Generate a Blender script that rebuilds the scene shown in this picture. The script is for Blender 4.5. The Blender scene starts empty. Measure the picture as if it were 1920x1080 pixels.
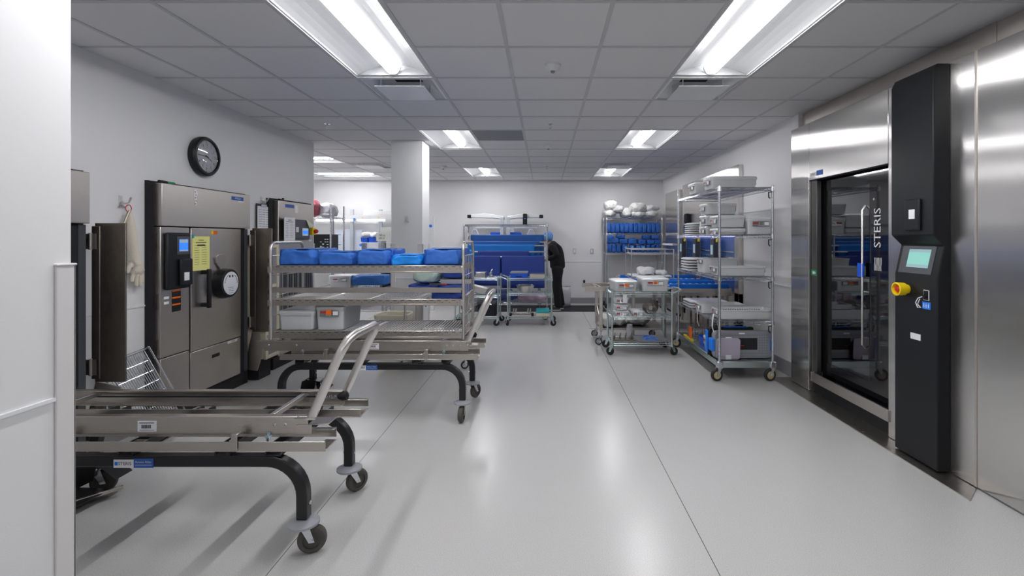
import bpy, bmesh, math, random
from mathutils import Vector, Matrix, noise
PI = math.pi
R = math.radians
S = bpy.context.scene
COL = S.collection
random.seed(7)

# ---------------------------------------------------------------- camera, world, exposure
CAMH = 1.443; CEIL = 2.69; F = 911.0; VX = 1021.0; VY = 446.0
cd = bpy.data.cameras.new('camera'); cam = bpy.data.objects.new('camera', cd); COL.objects.link(cam)
cam.location = (0, 0, CAMH); cam.rotation_euler = (PI/2, 0, 0)
cd.sensor_width = 36; cd.lens = F/1920*36; cd.clip_start = 0.02
cd.shift_x = (960-VX)/1920; cd.shift_y = -(540-VY)/1920
S.camera = cam
W = bpy.data.worlds.new('world'); S.world = W; W.use_nodes = True
W.node_tree.nodes['Background'].inputs[0].default_value = (.75, .8, .9, 1)
W.node_tree.nodes['Background'].inputs[1].default_value = .25
S.view_settings.view_transform = 'Standard'; S.view_settings.look = 'None'
S.view_settings.gamma = 1; S.view_settings.use_curve_mapping = False
S.view_settings.exposure = 1.52
LAMP = 13.5
S.cycles.max_bounces = 10; S.cycles.diffuse_bounces = 5; S.cycles.glossy_bounces = 4
S.cycles.transparent_max_bounces = 8; S.cycles.sample_clamp_indirect = 8
S.cycles.caustics_reflective = False; S.cycles.caustics_refractive = False

def P(px, py, Y):
    return Vector(((px-VX)*Y/F, Y, CAMH-(py-VY)*Y/F))
def XX(px, Y): return (px-VX)*Y/F
def ZZ(py, Y): return CAMH-(py-VY)*Y/F

# ---------------------------------------------------------------- materials
def nodes(m):
    m.use_nodes = True
    return m.node_tree.nodes, m.node_tree.links
def pm(name, col, rough=.5, metal=0, spec=.5, coat=0, emis=None, estr=0, bump=0, bscale=60, stretch=(1,1,1), var=0, trans=0, ior=1.45, alpha=1, rvar=0, aniso=0):
    m = bpy.data.materials.new(name); n, l = nodes(m); b = n['Principled BSDF']
    b.inputs['Base Color'].default_value = (*col, 1); b.inputs['Roughness'].default_value = rough
    b.inputs['Metallic'].default_value = metal; b.inputs['Specular IOR Level'].default_value = spec
    b.inputs['Coat Weight'].default_value = coat; b.inputs['Transmission Weight'].default_value = trans
    b.inputs['IOR'].default_value = ior; b.inputs['Alpha'].default_value = alpha
    b.inputs['Anisotropic'].default_value = aniso
    if emis: b.inputs['Emission Color'].default_value = (*emis, 1); b.inputs['Emission Strength'].default_value = estr
    if bump or var or rvar:
        tc = n.new('ShaderNodeTexCoord'); mp = n.new('ShaderNodeMapping'); mp.inputs['Scale'].default_value = stretch
        nz = n.new('ShaderNodeTexNoise'); nz.inputs['Scale'].default_value = bscale; nz.inputs['Detail'].default_value = 4
        l.new(tc.outputs['Object'], mp.inputs[0]); l.new(mp.outputs[0], nz.inputs['Vector'])
        if bump:
            bp = n.new('ShaderNodeBump'); bp.inputs['Strength'].default_value = bump; bp.inputs['Distance'].default_value = .01
            l.new(nz.outputs['Fac'], bp.inputs['Height']); l.new(bp.outputs[0], b.inputs['Normal'])
        if var:
            mx = n.new('ShaderNodeMix'); mx.data_type = 'RGBA'
            mx.inputs[6].default_value = (*[max(0, c*(1-var)) for c in col], 1); mx.inputs[7].default_value = (*[min(1, c*(1+var)) for c in col], 1)
            l.new(nz.outputs['Fac'], mx.inputs[0]); l.new(mx.outputs[2], b.inputs['Base Color'])
        if rvar:
            mr = n.new('ShaderNodeMapRange'); mr.inputs['To Min'].default_value = max(.03, rough-rvar); mr.inputs['To Max'].default_value = rough+rvar
            l.new(nz.outputs['Fac'], mr.inputs['Value']); l.new(mr.outputs[0], b.inputs['Roughness'])
    return m
M = {}
M['wall'] = pm('wall_paint', (.80,.795,.80), .6, bump=.03, bscale=180)
M['wall_low'] = pm('wall_wainscot', (.76,.765,.785), .45)
M['guard'] = pm('corner_guard_vinyl', (.72,.70,.70), .45)
M['base'] = pm('grey_baseboard', (.30,.30,.31), .5)
M['tile'] = pm('ceiling_tile', (.77,.765,.775), .85, bump=.06, bscale=300, var=.03)
M['grid'] = pm('ceiling_grid_paint', (.58,.58,.59), .5)
M['white'] = pm('white_enamel', (.82,.83,.85), .4)
M['whitep'] = pm('white_plastic', (.75,.76,.78), .45)
M['paper'] = pm('paper', (.82,.83,.86), .8)
M['paper_y'] = pm('yellow_paper', (.86,.83,.30), .8)
M['ink'] = pm('ink', (.03,.03,.04), .7)
M['steel'] = pm('brushed_steel', (.58,.545,.505), .33, 1, bscale=30, stretch=(1,1,14), var=.10, rvar=.07)
M['steel_h'] = pm('brushed_steel_rail', (.52,.485,.445), .30, 1, bscale=20, stretch=(1,8,12), var=.09, rvar=.06)
M['steel_dark'] = pm('dark_heat_tinted_steel', (.23,.205,.18), .38, 1, bscale=12, stretch=(3,3,1), var=.22, rvar=.08)
M['mirror'] = pm('washer_facade_steel', (.61,.60,.585), .22, 1, bump=.06, bscale=2.2, stretch=(1,.5,1.8), rvar=.02, aniso=1.0)
_n, _l = nodes(M['mirror']); _t = _n.new('ShaderNodeTangent'); _t.direction_type = 'RADIAL'; _t.axis = 'Z'; _l.new(_t.outputs[0], _n['Principled BSDF'].inputs['Tangent'])
M['chrome'] = pm('zinc_chrome_wire', (.62,.64,.68), .22, 1)
M['zinc'] = pm('greenish_zinc_wire', (.60,.70,.70), .28, 1)
M['tube'] = pm('polished_tube', (.68,.66,.64), .32, 1)
M['alu'] = pm('anodised_aluminium', (.66,.68,.69), .45, .25)
M['alul'] = pm('aluminium_lid', (.72,.74,.75), .40, .25)
M['black'] = pm('black_powder_coat', (.012,.012,.014), .32)
M['blackp'] = pm('black_plastic', (.010,.011,.013), .42, spec=.4)
M['blackm'] = pm('satin_black_metal', (.009,.010,.012), .4, spec=.35)
M['gap'] = pm('dark_gap_rubber', (.015,.015,.017), .8)
M['darkgrey'] = pm('dark_grey_plastic', (.07,.075,.085), .45)
M['rubber'] = pm('grey_rubber_tyre', (.075,.07,.06), .6)
M['rubberb'] = pm('black_rubber_tyre', (.02,.02,.02), .55)
M['hub'] = pm('tan_wheel_hub', (.50,.42,.24), .5)
M['bumper'] = pm('grey_bumper_disc', (.33,.34,.37), .45)
M['wrap'] = pm('blue_sterile_wrap', (.03,.14,.52), .62, bump=.55, bscale=7, stretch=(1,2.5,1.6), var=.12)
M['wrap2'] = pm('mid_blue_wrap', (.03,.15,.50), .6, bump=.2, bscale=8, var=.08)
M['wrap3'] = pm('dark_blue_wrap', (.03,.07,.36), .6, bump=.2, bscale=8, var=.10)
M['azure'] = pm('azure_wrap', (.01,.25,.80), .55, bump=.2, bscale=10, var=.08)
M['bluep'] = pm('blue_plastic', (.01,.10,.68), .4)
M['blueb'] = pm('bright_blue_plastic', (.01,.20,.85), .38)
M['mint'] = pm('pale_green_wrap', (.68,.88,.78), .6, bump=.3, bscale=10)
M['tape'] = pm('pale_tape', (.30,.62,.80), .6)
M['linen'] = pm('white_linen', (.74,.74,.72), .85, bump=.6, bscale=26, var=.06)
M['cream'] = pm('cream_glove_cloth', (.72,.66,.56), .9, bump=.3, bscale=120, var=.06)
M['beige'] = pm('beige_enamel', (.66,.60,.46), .45)
M['cloth'] = pm('black_scrub_cloth', (.008,.008,.010), .85, bump=.5, bscale=12)
M['cap'] = pm('blue_bouffant', (.12,.30,.62), .8, bump=.4, bscale=60)
M['skin'] = pm('skin', (.45,.27,.19), .55)
M['red'] = pm('red_plastic', (.55,.02,.02), .4)
M['redlabel'] = pm('red_label', (.42,.05,.05), .5)
M['orange'] = pm('orange_plastic', (.90,.16,.01), .45)
M['yellow'] = pm('yellow_plastic', (.85,.62,.01), .4)
M['green'] = pm('green_plastic', (.02,.30,.12), .5)
M['teal'] = pm('teal_plastic', (.01,.38,.42), .45)
M['bluelabel'] = pm('blue_sticker', (.02,.10,.42), .5)
M['screen'] = pm('lit_blue_screen', (.02,.05,.2), .2, emis=(.03,.18,.9), estr=.45)
M['screen_g'] = pm('lit_pale_screen', (.1,.2,.2), .2, emis=(.25,.62,.52), estr=.26)
M['screen_l'] = pm('lit_grey_screen', (.1,.2,.2), .2, emis=(.35,.42,.50), estr=.22)
M['led'] = pm('violet_strip_light', (.2,.2,.8), .3, emis=(.35,.35,1), estr=3)
M['lens'] = pm('lit_lamp_lens', (.9,.9,.9), .5, emis=(.985,.98,1.0), estr=LAMP*1.85)
M['lens_side'] = pm('lit_lamp_lens_side', (.9,.9,.9), .5, emis=(.985,.98,1.0), estr=LAMP*.085)
M['white_refl'] = pm('white_reflector', (.60,.61,.62), .4)
M['clear'] = pm('clear_plastic_bag', (.80,.80,.86), .25, trans=.35, bump=.8, bscale=20)
M['pink'] = pm('pink_plastic_bag', (.62,.45,.60), .4, bump=.8, bscale=25)
M['lilac'] = pm('lilac_perforated_plastic', (.42,.38,.46), .5)
M['bagblue'] = pm('dark_blue_plastic_bag', (.06,.09,.30), .35, bump=.8, bscale=20)
M['crimson'] = pm('crimson_bag', (.45,.10,.14), .4, bump=.6, bscale=18)
M['greyp'] = pm('grey_plastic', (.27,.28,.31), .45)
M['mat'] = pm('black_floor_mat', (.02,.02,.023), .7, bump=.4, bscale=90)
M['dial'] = pm('pale_dial_face', (.80,.82,.86), .4)
M['greyw'] = pm('pale_grey_enamel', (.50,.53,.58), .4)
M['wb'] = pm('whiteboard', (.66,.70,.80), .3)
M['violet'] = pm('translucent_blue_glass', (.05,.12,.35), .08, metal=.3)
# floor: vinyl with speckle and two welded seams
def floor_mat():
    m = bpy.data.materials.new('speckled_vinyl_floor'); n, l = nodes(m); b = n['Principled BSDF']
    tc = n.new('ShaderNodeTexCoord'); nz = n.new('ShaderNodeTexNoise'); nz.inputs['Scale'].default_value = 260; nz.inputs['Detail'].default_value = 2
    l.new(tc.outputs['Object'], nz.inputs['Vector'])
    cr = n.new('ShaderNodeValToRGB'); cr.color_ramp.elements[0].position = .36; cr.color_ramp.elements[0].color = (.47,.465,.455,1)
    cr.color_ramp.elements[1].position = .62; cr.color_ramp.elements[1].color = (.60,.595,.585,1)
    l.new(nz.outputs['Fac'], cr.inputs[0])
    sx = n.new('ShaderNodeSeparateXYZ'); l.new(tc.outputs['Object'], sx.inputs[0])
    last = None
    for x in (.75, -1.19, -3.13):
        a = n.new('ShaderNodeMath'); a.operation = 'SUBTRACT'; l.new(sx.outputs[0], a.inputs[0]); a.inputs[1].default_value = x
        c = n.new('ShaderNodeMath'); c.operation = 'ABSOLUTE'; l.new(a.outputs[0], c.inputs[0])
        d = n.new('ShaderNodeMath'); d.operation = 'LESS_THAN'; l.new(c.outputs[0], d.inputs[0]); d.inputs[1].default_value = .0022
        if last:
            e = n.new('ShaderNodeMath'); e.operation = 'MAXIMUM'; l.new(last.outputs[0], e.inputs[0]); l.new(d.outputs[0], e.inputs[1]); last = e
        else: last = d
    mx = n.new('ShaderNodeMix'); mx.data_type = 'RGBA'; l.new(last.outputs[0], mx.inputs[0]); l.new(cr.outputs[0], mx.inputs[6]); mx.inputs[7].default_value = (.14,.14,.14,1)
    l.new(mx.outputs[2], b.inputs['Base Color'])
    b.inputs['Roughness'].default_value = .26
    b.inputs['Specular IOR Level'].default_value = .5
    return m
M['floor'] = floor_mat()
def door_glass():
    m = bpy.data.materials.new('washer_door_glass'); n, l = nodes(m); n.remove(n['Principled BSDF'])
    o = n['Material Output']; t = n.new('ShaderNodeBsdfTransparent'); t.inputs[0].default_value = (.62,.68,.70,1)
    g = n.new('ShaderNodeBsdfGlossy'); g.inputs['Roughness'].default_value = .02; g.inputs[0].default_value = (.95,.97,1,1)
    f = n.new('ShaderNodeFresnel'); f.inputs[0].default_value = 2.3
    mx = n.new('ShaderNodeMixShader'); l.new(f.outputs[0], mx.inputs[0]); l.new(t.outputs[0], mx.inputs[1]); l.new(g.outputs[0], mx.inputs[2]); l.new(mx.outputs[0], o.inputs[0])
    return m
M['dglass'] = door_glass()
M['frit'] = pm('black_frit_glass', (.010,.010,.012), .04, ior=1.6)

# ---------------------------------------------------------------- mesh helpers
class MB:
    def __init__(s): s.v = []; s.f = []; s.m = []; s.T = Matrix(); s.mi = 0
    def add(s, vs, fs):
        o = len(s.v); s.v += [tuple(s.T @ Vector(v)) for v in vs]
        for f in fs: s.f.append([i+o for i in f]); s.m.append(s.mi)
        return s
    def box(s, x0, x1, y0, y1, z0, z1):
        return s.add([(x0,y0,z0),(x1,y0,z0),(x1,y1,z0),(x0,y1,z0),(x0,y0,z1),(x1,y0,z1),(x1,y1,z1),(x0,y1,z1)],
              [(3,2,1,0),(4,5,6,7),(0,1,5,4),(1,2,6,5),(2,3,7,6),(3,0,4,7)])
    def quadslab(s, a, b, c, d, n):   # quad a b c d thickened along vector n
        a, b, c, d, n = map(Vector, (a, b, c, d, n))
        return s.add([a,b,c,d,a+n,b+n,c+n,d+n], [(3,2,1,0),(4,5,6,7),(0,1,5,4),(1,2,6,5),(2,3,7,6),(3,0,4,7)])
    def quad(s, a, b, c, d): return s.add([a,b,c,d], [(0,1,2,3)])
    def tube(s, pts, r, n=8, closed=False, cap=True, rot=0):
        pts = [Vector(p) for p in pts]; k = len(pts); rs = r if isinstance(r, (list, tuple)) else [r]*k
        tang = []
        for i in range(k):
            a = pts[i-1] if (i > 0 or closed) else pts[i]; b = pts[(i+1) % k] if (i < k-1 or closed) else pts[i]
            t = (b-a); tang.append(t.normalized() if t.length > 1e-9 else Vector((0,0,1)))
        up = Vector((0,0,1)) if abs(tang[0].z) < .9 else Vector((0,1,0))
        u = tang[0].cross(up).normalized(); vs = []; fs = []
        for i in range(k):
            if i: 
                u = (u - tang[i]*u.dot(tang[i]))
                u = u.normalized() if u.length > 1e-6 else tang[i].orthogonal().normalized()
            w = tang[i].cross(u)
            for j in range(n):
                a = 2*PI*j/n+rot; vs.append(pts[i]+(u*math.cos(a)+w*math.sin(a))*rs[i])
        for i in range(k if closed else k-1):
            i2 = (i+1) % k
            for j in range(n):
                j2 = (j+1) % n; fs.append((i*n+j, i2*n+j, i2*n+j2, i*n+j2))
        if cap and not closed: fs.append(tuple(range(n))); fs.append(tuple(range((k-1)*n, k*n))[::-1])
        return s.add(vs, fs)
    def bar(s, a, b, w):      # square bar
        return s.tube([a, b], w*.7071, 4, rot=PI/4)
    def cyl(s, a, b, r, r2=None, n=16): return s.tube([a, b], [r, r if r2 is None else r2], n)
    def lathe(s, prof, o=(0,0,0), axis=(0,0,1), n=24, cap=False):
        ax = Vector(axis).normalized(); u = ax.orthogonal().normalized(); w = ax.cross(u); o = Vector(o); vs = []; fs = []
        for r, h in prof:
            for j in range(n):
                a = 2*PI*j/n; vs.append(o+ax*h+(u*math.cos(a)+w*math.sin(a))*r)
        for i in range(len(prof)-1):
            for j in range(n):
                j2 = (j+1) % n; fs.append((i*n+j, i*n+j2, (i+1)*n+j2, (i+1)*n+j))
        if cap: fs.append(tuple(range(n))[::-1]); fs.append(tuple(range((len(prof)-1)*n, len(prof)*n)))
        return s.add(vs, fs)
    def prism(s, poly, axis, a0, a1):
        def mk(p, a): return {'x': (a, p[0], p[1]), 'y': (p[0], a, p[1]), 'z': (p[0], p[1], a)}[axis]
        n = len(poly); vs = [mk(p, a0) for p in poly]+[mk(p, a1) for p in poly]
        fs = [tuple(range(n)), tuple(range(n, 2*n))[::-1]]+[(i, i+n, (i+1) % n+n, (i+1) % n) for i in range(n)]
        return s.add(vs, fs)
    def rr(s, rings, seg=4, cap0=True, cap1=True, cx=0, cy=0):   # loft of rounded rectangles (z,w,d,r)
        vs = []; fs = []; n = 4*(seg+1)
        for z, w, d, r in rings:
            for q, (sx, sy) in enumerate(((1,1),(-1,1),(-1,-1),(1,-1))):
                for k in range(seg+1):
                    a = PI/2*q+PI/2*k/seg
                    vs.append((cx+sx*(w/2-r)+r*math.cos(a), cy+sy*(d/2-r)+r*math.sin(a), z))
        for i in range(len(rings)-1):
            for j in range(n):
                j2 = (j+1) % n; fs.append((i*n+j, i*n+j2, (i+1)*n+j2, (i+1)*n+j))
        if cap0: fs.append(tuple(range(n))[::-1])
        if cap1: fs.append(tuple(range((len(rings)-1)*n, len(rings)*n)))
        return s.add(vs, fs)
    def text(s, txt, size, o, u, w, align='CENTER', lift=.0008):   # flat lettering: u = writing direction, w = up
        c = bpy.data.curves.new('t', 'FONT'); c.body = txt; c.size = size; c.align_x = align; c.align_y = 'CENTER'; c.resolution_u = 2
        ob = bpy.data.objects.new('t', c); me = bpy.data.meshes.new_from_object(ob)
        o, u, w = Vector(o), Vector(u).normalized(), Vector(w).normalized(); nn = u.cross(w)*lift
        s.add([o+u*v.co.x+w*v.co.y+nn for v in me.vertices], [tuple(p.vertices) for p in me.polygons])
        bpy.data.objects.remove(ob); bpy.data.curves.remove(c); bpy.data.meshes.remove(me)
        return s
    def build(s, name, mats, parent=None, bevel=0, smooth=True, world=False, angle=35):
        me = bpy.data.meshes.new(name)
        vs = s.v
        if world and parent is not None:
            r = parent
            while r.parent: r = r.parent
            inv = Matrix.LocRotScale(r.location, r.rotation_euler, None).inverted(); vs = [tuple(inv @ Vector(v)) for v in vs]
        me.from_pydata(vs, [], s.f)
        if not isinstance(mats, (list, tuple)): mats = [mats]
        for m in mats: me.materials.append(M[m] if isinstance(m, str) else m)
        for p, i in zip(me.polygons, s.m): p.material_index = min(i, len(mats)-1)
        bm = bmesh.new(); bm.from_mesh(me); bmesh.ops.recalc_face_normals(bm, faces=bm.faces); bm.to_mesh(me); bm.free()
        if smooth:
            for p in me.polygons: p.use_smooth = True
            me.set_sharp_from_angle(angle=R(angle))
        o = bpy.data.objects.new(name, me); COL.objects.link(o)
        if parent is not None: o.parent = parent
        if bevel:
            b = o.modifiers.new('bevel', 'BEVEL'); b.width = bevel; b.segments = 2; b.limit_method = 'ANGLE'; b.angle_limit = R(40)
        return o
def tag(o, label, cat, group=None, kind=None):
    o['label'] = label; o['category'] = cat
    if group: o['group'] = group
    if kind: o['kind'] = kind
    return o
def thing(name, label, cat, loc=(0,0,0), rotz=0, group=None):
    o = bpy.data.objects.new(name, None); o.empty_display_size = .05; COL.objects.link(o)
    o.location = loc; o.rotation_euler = (0, 0, rotz)
    return tag(o, label, cat, group)
def struct(name, mb, m, parent=None, bevel=0, world=False, smooth=False):
    o = mb.build(name, m, parent, bevel, smooth, world)
    if parent is None: o['kind'] = 'structure'
    return o
def solo(name, mb, m, label, cat, loc=(0,0,0), rotz=0, group=None, bevel=0, kind=None, smooth=True, angle=35):   # a thing that is one mesh, in local coordinates
    o = mb.build(name, m, None, bevel, smooth, angle=angle); o.location = loc; o.rotation_euler = (0,0,rotz)
    return tag(o, label, cat, group, kind)
def kids(o): return [c for c in bpy.data.objects if c.parent == o]
def dup(o, loc=None, label=None, group=None, rotz=None, parent=None):
    c = o.copy(); COL.objects.link(c)
    if parent is not None: c.parent = parent
    for ch in kids(o): dup(ch, parent=c)
    if loc is not None: c.location = loc
    if rotz is not None: c.rotation_euler = (0,0,rotz)
    if label: c['label'] = label
    if group: c['group'] = group
    return c
def arc(c, r, a0, a1, n, plane='xz'):
    out = []
    for i in range(n+1):
        a = R(a0+(a1-a0)*i/n); u, w = r*math.cos(a), r*math.sin(a)
        out.append({'xz': (c[0]+u, c[1], c[2]+w), 'yz': (c[0], c[1]+u, c[2]+w), 'xy': (c[0]+u, c[1]+w, c[2])}[plane])
    return out

# ---------------------------------------------------------------- the room
YF = -3.6; YB = 10.52; XR = 2.56; XL = -3.03; XA = -6.2
struct('floor', MB().box(XA, 3.5, YF, YB+.1, -.1, 0), 'floor')
G0X = -.2466; G0Y = 3.17; GT = .6096
def gx(i): return G0X+GT*i
def gy(j): return G0Y+GT*j
holes = set()
troffers = []   # (i, j, along) cell of near-left corner
for j in (-11, -6, -1, 4, 9):
    for i in (-2, 2):
        if (i, j) != (-2, -6): troffers.append((i, j, 'y'))
for j in (7, 10): troffers += [(-7, j, 'x'), (-9, j, 'x')] if j == 7 else [(-7, j, 'x')]
for i, j, a in troffers:
    holes.add((i, j)); holes.add((i, j+1) if a == 'y' else (i+1, j))
    if j == -1: holes.add((i, j-1)); holes.add((i, j-2))
diffs = [(-2, 1), (2, 1), (-5, 8), (2, 8), (-2, -4), (2, -4)]
for d in diffs: holes.add(d)
GREY = (-1, 4)
tm = MB()
for i in range(-10, 6):
    for j in range(-12, 13):
        x0, x1, y0, y1 = max(gx(i), XA), min(gx(i+1), 2.75), max(gy(j), YF), min(gy(j+1), YB+.05)
        if x1 <= x0 or y1 <= y0 or (i, j) in holes: continue
        tm.box(x0, x1, y0, y1, CEIL, CEIL+.02)
struct('ceiling', tm, 'tile')
struct('trim_1', MB().box(XA, 3.5, YF, YB+.1, CEIL+.3, CEIL+.34), 'gap')
gm = MB()
pair = {}
for q, (i, j, a) in enumerate(troffers):
    for cxy in ([(i, j+k) for k in ((-2,-1,0,1) if j == -1 else (0,1))] if a == 'y' else [(i, j), (i+1, j)]): pair[cxy] = q
for i in range(-10, 6):
    for j in range(-12, 13):
        x0, x1, y0, y1 = max(gx(i), XA), min(gx(i+1), 2.6), max(gy(j), YF), min(gy(j+1), YB)
        if x1 <= x0 or y1 <= y0: continue
        p = pair.get((i, j), -1)
        if gx(i) > XA and not (p >= 0 and p == pair.get((i-1, j), -2)): gm.box(x0-.012, x0+.012, y0, y1, CEIL-.005, CEIL+.03)
        if gy(j) > YF and not (p >= 0 and p == pair.get((i, j-1), -2)): gm.box(x0, x1, y0-.012, y0+.012, CEIL-.0045, CEIL+.029)
struct('trim_2', gm, 'grid')
struct('wall_back', MB().box(XA, 3.0, YB, YB+.12, 0, CEIL+.3), 'wall')
struct('wall_right', MB().box(XR, XR+.14, 4.90, YB, 0, CEIL+.3), 'wall')
struct('wall_left', MB().box(XA+.1, XL, 1.62, 6.38, 0, CEIL+.3), 'wall')
struct('wall_left_near', MB().box(XA+.1, -1.56, YF, 1.6, 0, CEIL+.3), 'wall')
struct('wall_far_left', MB().box(XA-.1, XA, YF, YB+.1, 0, CEIL+.3), 'wall')
struct('wall_front', MB().box(XA, 3.5, YF-.12, YF, 0, CEIL+.3), 'wall')
# the column
CX0, CX1, CY0, CY1 = -1.955, -1.56, 6.2, 6.57
struct('wall_column', MB().box(CX0, CX1, CY0, CY1, 0, CEIL+.02), 'wall')
# wainscot beads
RZ = .93
t = MB(); t.box(XL, XL+.006, 1.6, 3.70, RZ-.006, RZ+.006); t.box(XL, XL+.006, 4.9, 6.38, RZ-.006, RZ+.006)
struct('trim_3', t, 'white')
struct('trim_4', MB().box(-1.56, -1.553, YF, 1.545, RZ-.006, RZ+.006), 'white')
struct('trim_5', MB().box(XA, XR, YB-.007, YB, RZ-.006, RZ+.006), 'white')
struct('trim_6', MB().box(XR-.007, XR, 4.95, 6.2, RZ-.006, RZ+.006), 'white')
struct('trim_7', MB().box(CX0+.02, CX1-.06, CY0-.006, CY0, RZ-.006, RZ+.006), 'white')
# corner guards 1.35 m high
def guard(n, x, y, sx, sy, h=1.352):
    g = MB(); w = .055; e = .009
    xa, xb = sorted((x+sx*e, x-sx*w)); ya, yb = sorted((y+sy*e, y-sy*w))
    g.box(min(x+sx*e, x), max(x+sx*e, x), ya, yb, .0, h); g.box(xa, xb, min(y+sy*e, y), max(y+sy*e, y), .0, h)
    g.box(min(x+sx*(e+.003), x-sx*.002), max(x+sx*(e+.003), x-sx*.002), ya-.002, yb+.002, h, h+.008)
    g.box(xa-.002, xb+.002, min(y+sy*(e+.003), y), max(y+sy*(e+.003), y), h, h+.008)
    struct('trim_%d' % n, g, 'guard', bevel=.003)
guard(8, -1.56, 1.6, 1, 1); guard(9, XL, 6.38, 1, 1, 1.36)
guard(10, CX1, CY0, 1, -1, 1.36); guard(11, CX0, CY0, -1, -1, 1.36); guard(12, CX1, CY1, 1, 1, 1.36)
struct('baseboard_back', MB().box(XA, XR, YB-.012, YB, .03, .15), 'base')
struct('baseboard_right', MB().box(XR-.012, XR, 4.95, 6.2, 0, .15), 'base')
t = MB(); t.box(XL, XL+.012, 1.6, 6.38, 0, .15)
struct('baseboard_left', t, 'base')
# ceiling lamps
def troffer(i, j, along, label):
    w, l = GT-.024, (4 if j == -1 else 2)*GT-.024
    cx, cy = (gx(i)+GT/2, gy(j)+(0 if j == -1 else GT)) if along == 'y' else (gx(i)+GT, gy(j)+GT/2)
    t = thing('ceiling_light', label, 'ceiling light', (cx, cy, CEIL), 0 if along == 'y' else PI/2, 'recessed ceiling lights')
    h = MB(); n = 14; pr = []
    for k in range(n+1):
        u = -1+2*k/n; pr.append((u*w/2, .012+.075*(1-abs(u)**2.2)))
    for k in range(n):
        h.quad((pr[k][0], -l/2, pr[k][1]), (pr[k+1][0], -l/2, pr[k+1][1]), (pr[k+1][0], l/2, pr[k+1][1]), (pr[k][0], l/2, pr[k][1]))
    for yy, s in ((-l/2, 1), (l/2, -1)):
        for k in range(n):
            h.quad((pr[k][0], yy, pr[k][1]), (pr[k+1][0], yy, pr[k+1][1]), (pr[k+1][0]*1, yy+s*.035, .004), (pr[k][0], yy+s*.035, .004))
        h.quad((-w/2, yy, .004), (w/2, yy, .004), (w/2, yy+s*.036, .004), (-w/2, yy+s*.036, .004))
    for sx in (-1, 1): h.box(min(sx*w/2, sx*(w/2-.012)), max(sx*w/2, sx*(w/2-.012)), -l/2, l/2, .002, .014)
    h.build('reflector', 'white_refl', t)
    ln = MB(); n = 10; r = .055; pts = [(r*math.cos(PI+PI*k/n), .062+r*math.sin(PI+PI*k/n)) for k in range(n+1)]
    ln.prism(pts[3:-3], 'y', -l/2+.05, l/2-.05); ln.mi = 1
    ln.prism(pts[:4]+[(pts[3][0], .08), (pts[0][0], .08)], 'y', -l/2+.05, l/2-.05); ln.prism(pts[-4:]+[(pts[-1][0], .08), (pts[-4][0], .08)], 'y', -l/2+.05, l/2-.05)
    ln.build('lens', ['lens', 'lens_side'], t)
    for yy in (-l/2+.036, l/2-.052): MB().prism([(p[0]*1.08, .06+(p[1]-.06)*1.08) for p in pts], 'y', yy, yy+.016).build('end_cap', 'white_refl', t)
TL = {(-2,-1): 'near left ceiling light above the empty cart', (2,-1): 'near right ceiling light nearest the steel facade',
      (-2,4): 'middle left ceiling light between column and grey ceiling tile', (2,4): 'middle right ceiling light beyond the air diffuser',
      (-2,9): 'farthest left ceiling light of the main room', (2,9): 'farthest right ceiling light beside the back diffuser',
      (-7,7): 'crosswise ceiling light in the alcove, nearer one', (-7,10): 'crosswise ceiling light in the alcove, nearest the back wall',
      (-9,7): 'crosswise ceiling light deep in the alcove behind the left wall',
      (-2,-6): 'left ceiling light just behind the viewpoint', (2,-6): 'right ceiling light just behind the viewpoint',
      (-2,-11): 'rear left ceiling light far behind the viewpoint', (2,-11): 'rear right ceiling light far behind the viewpoint'}
for i, j, a in troffers: troffer(i, j, a, TL[(i, j)])
DL = ['square white air diffuser at the end of the near left light', 'square white air diffuser at the end of the near right light',
      'square white air diffuser in the alcove ceiling', 'small far air diffuser behind the right ceiling light',
      'left air diffuser behind the viewpoint', 'right air diffuser behind the viewpoint']
for (i, j), lb in zip(diffs, DL):
    t = thing('air_diffuser', lb, 'air vent', (gx(i)+GT/2, gy(j)+GT/2, CEIL), 0, 'ceiling air diffusers')
    a = GT/2-.012; b = a-.10; f = MB()
    for s in range(4):
        f.T = Matrix.Rotation(s*PI/2, 4, 'Z'); f.quad((-a,-a,0), (a,-a,0), (b,-b,.075), (-b,-b,.075))
        f.quad((-a,-a,0), (a,-a,0), (a-.02,-a+.02,-.004), (-a+.02,-a+.02,-.004))
        f.quad((-b,-b,.075), (b,-b,.075), (b*.6,-b*.6,.10), (-b*.6,-b*.6,.10))
    f.T = Matrix(); f.build('frame', 'white', t, smooth=False)
    MB().box(-b*.62, b*.62, -b*.62, b*.62, .10, .105).build('neck', 'gap', t)
    pl = MB(); pl.box(-.20, .20, -.20, .20, -.034, -.030)
    for sx in (-.16, .16):
        for sy in (-.16, .16): pl.box(sx-.004, sx+.004, sy-.004, sy+.004, -.03, .095)
    pl.build('plaque', 'white', t)
solo('return_grille', MB().box(-.29, .29, -.29, .29, -.004, .002), pm('grey_grille', (.27,.29,.30), .6), 'plain grey return air panel in the ceiling', 'air vent', (gx(-1)+GT/2, gy(4)+GT/2, CEIL))
def detector(x, y, label, r=.06, beacon=False):
    t = thing('smoke_detector', label, 'smoke detector', (x, y, CEIL), 0)
    MB().lathe([(.001,0),(r,0),(r,-.015),(r*.75,-.035),(r*.4,-.045),(.001,-.048)]).build('base', 'whitep', t)
    MB().lathe([(.001,-.046),(.016,-.046),(.014,-.058),(.001,-.06)]).build('sensor', 'greyp', t)
detector(.06, 3.50, 'nearest white smoke detector on the ceiling')
detector(.05, 6.55, 'white smoke detector beyond the first sprinkler')
detector(-1.76, 8.45, 'small smoke detector right of the column')
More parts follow.
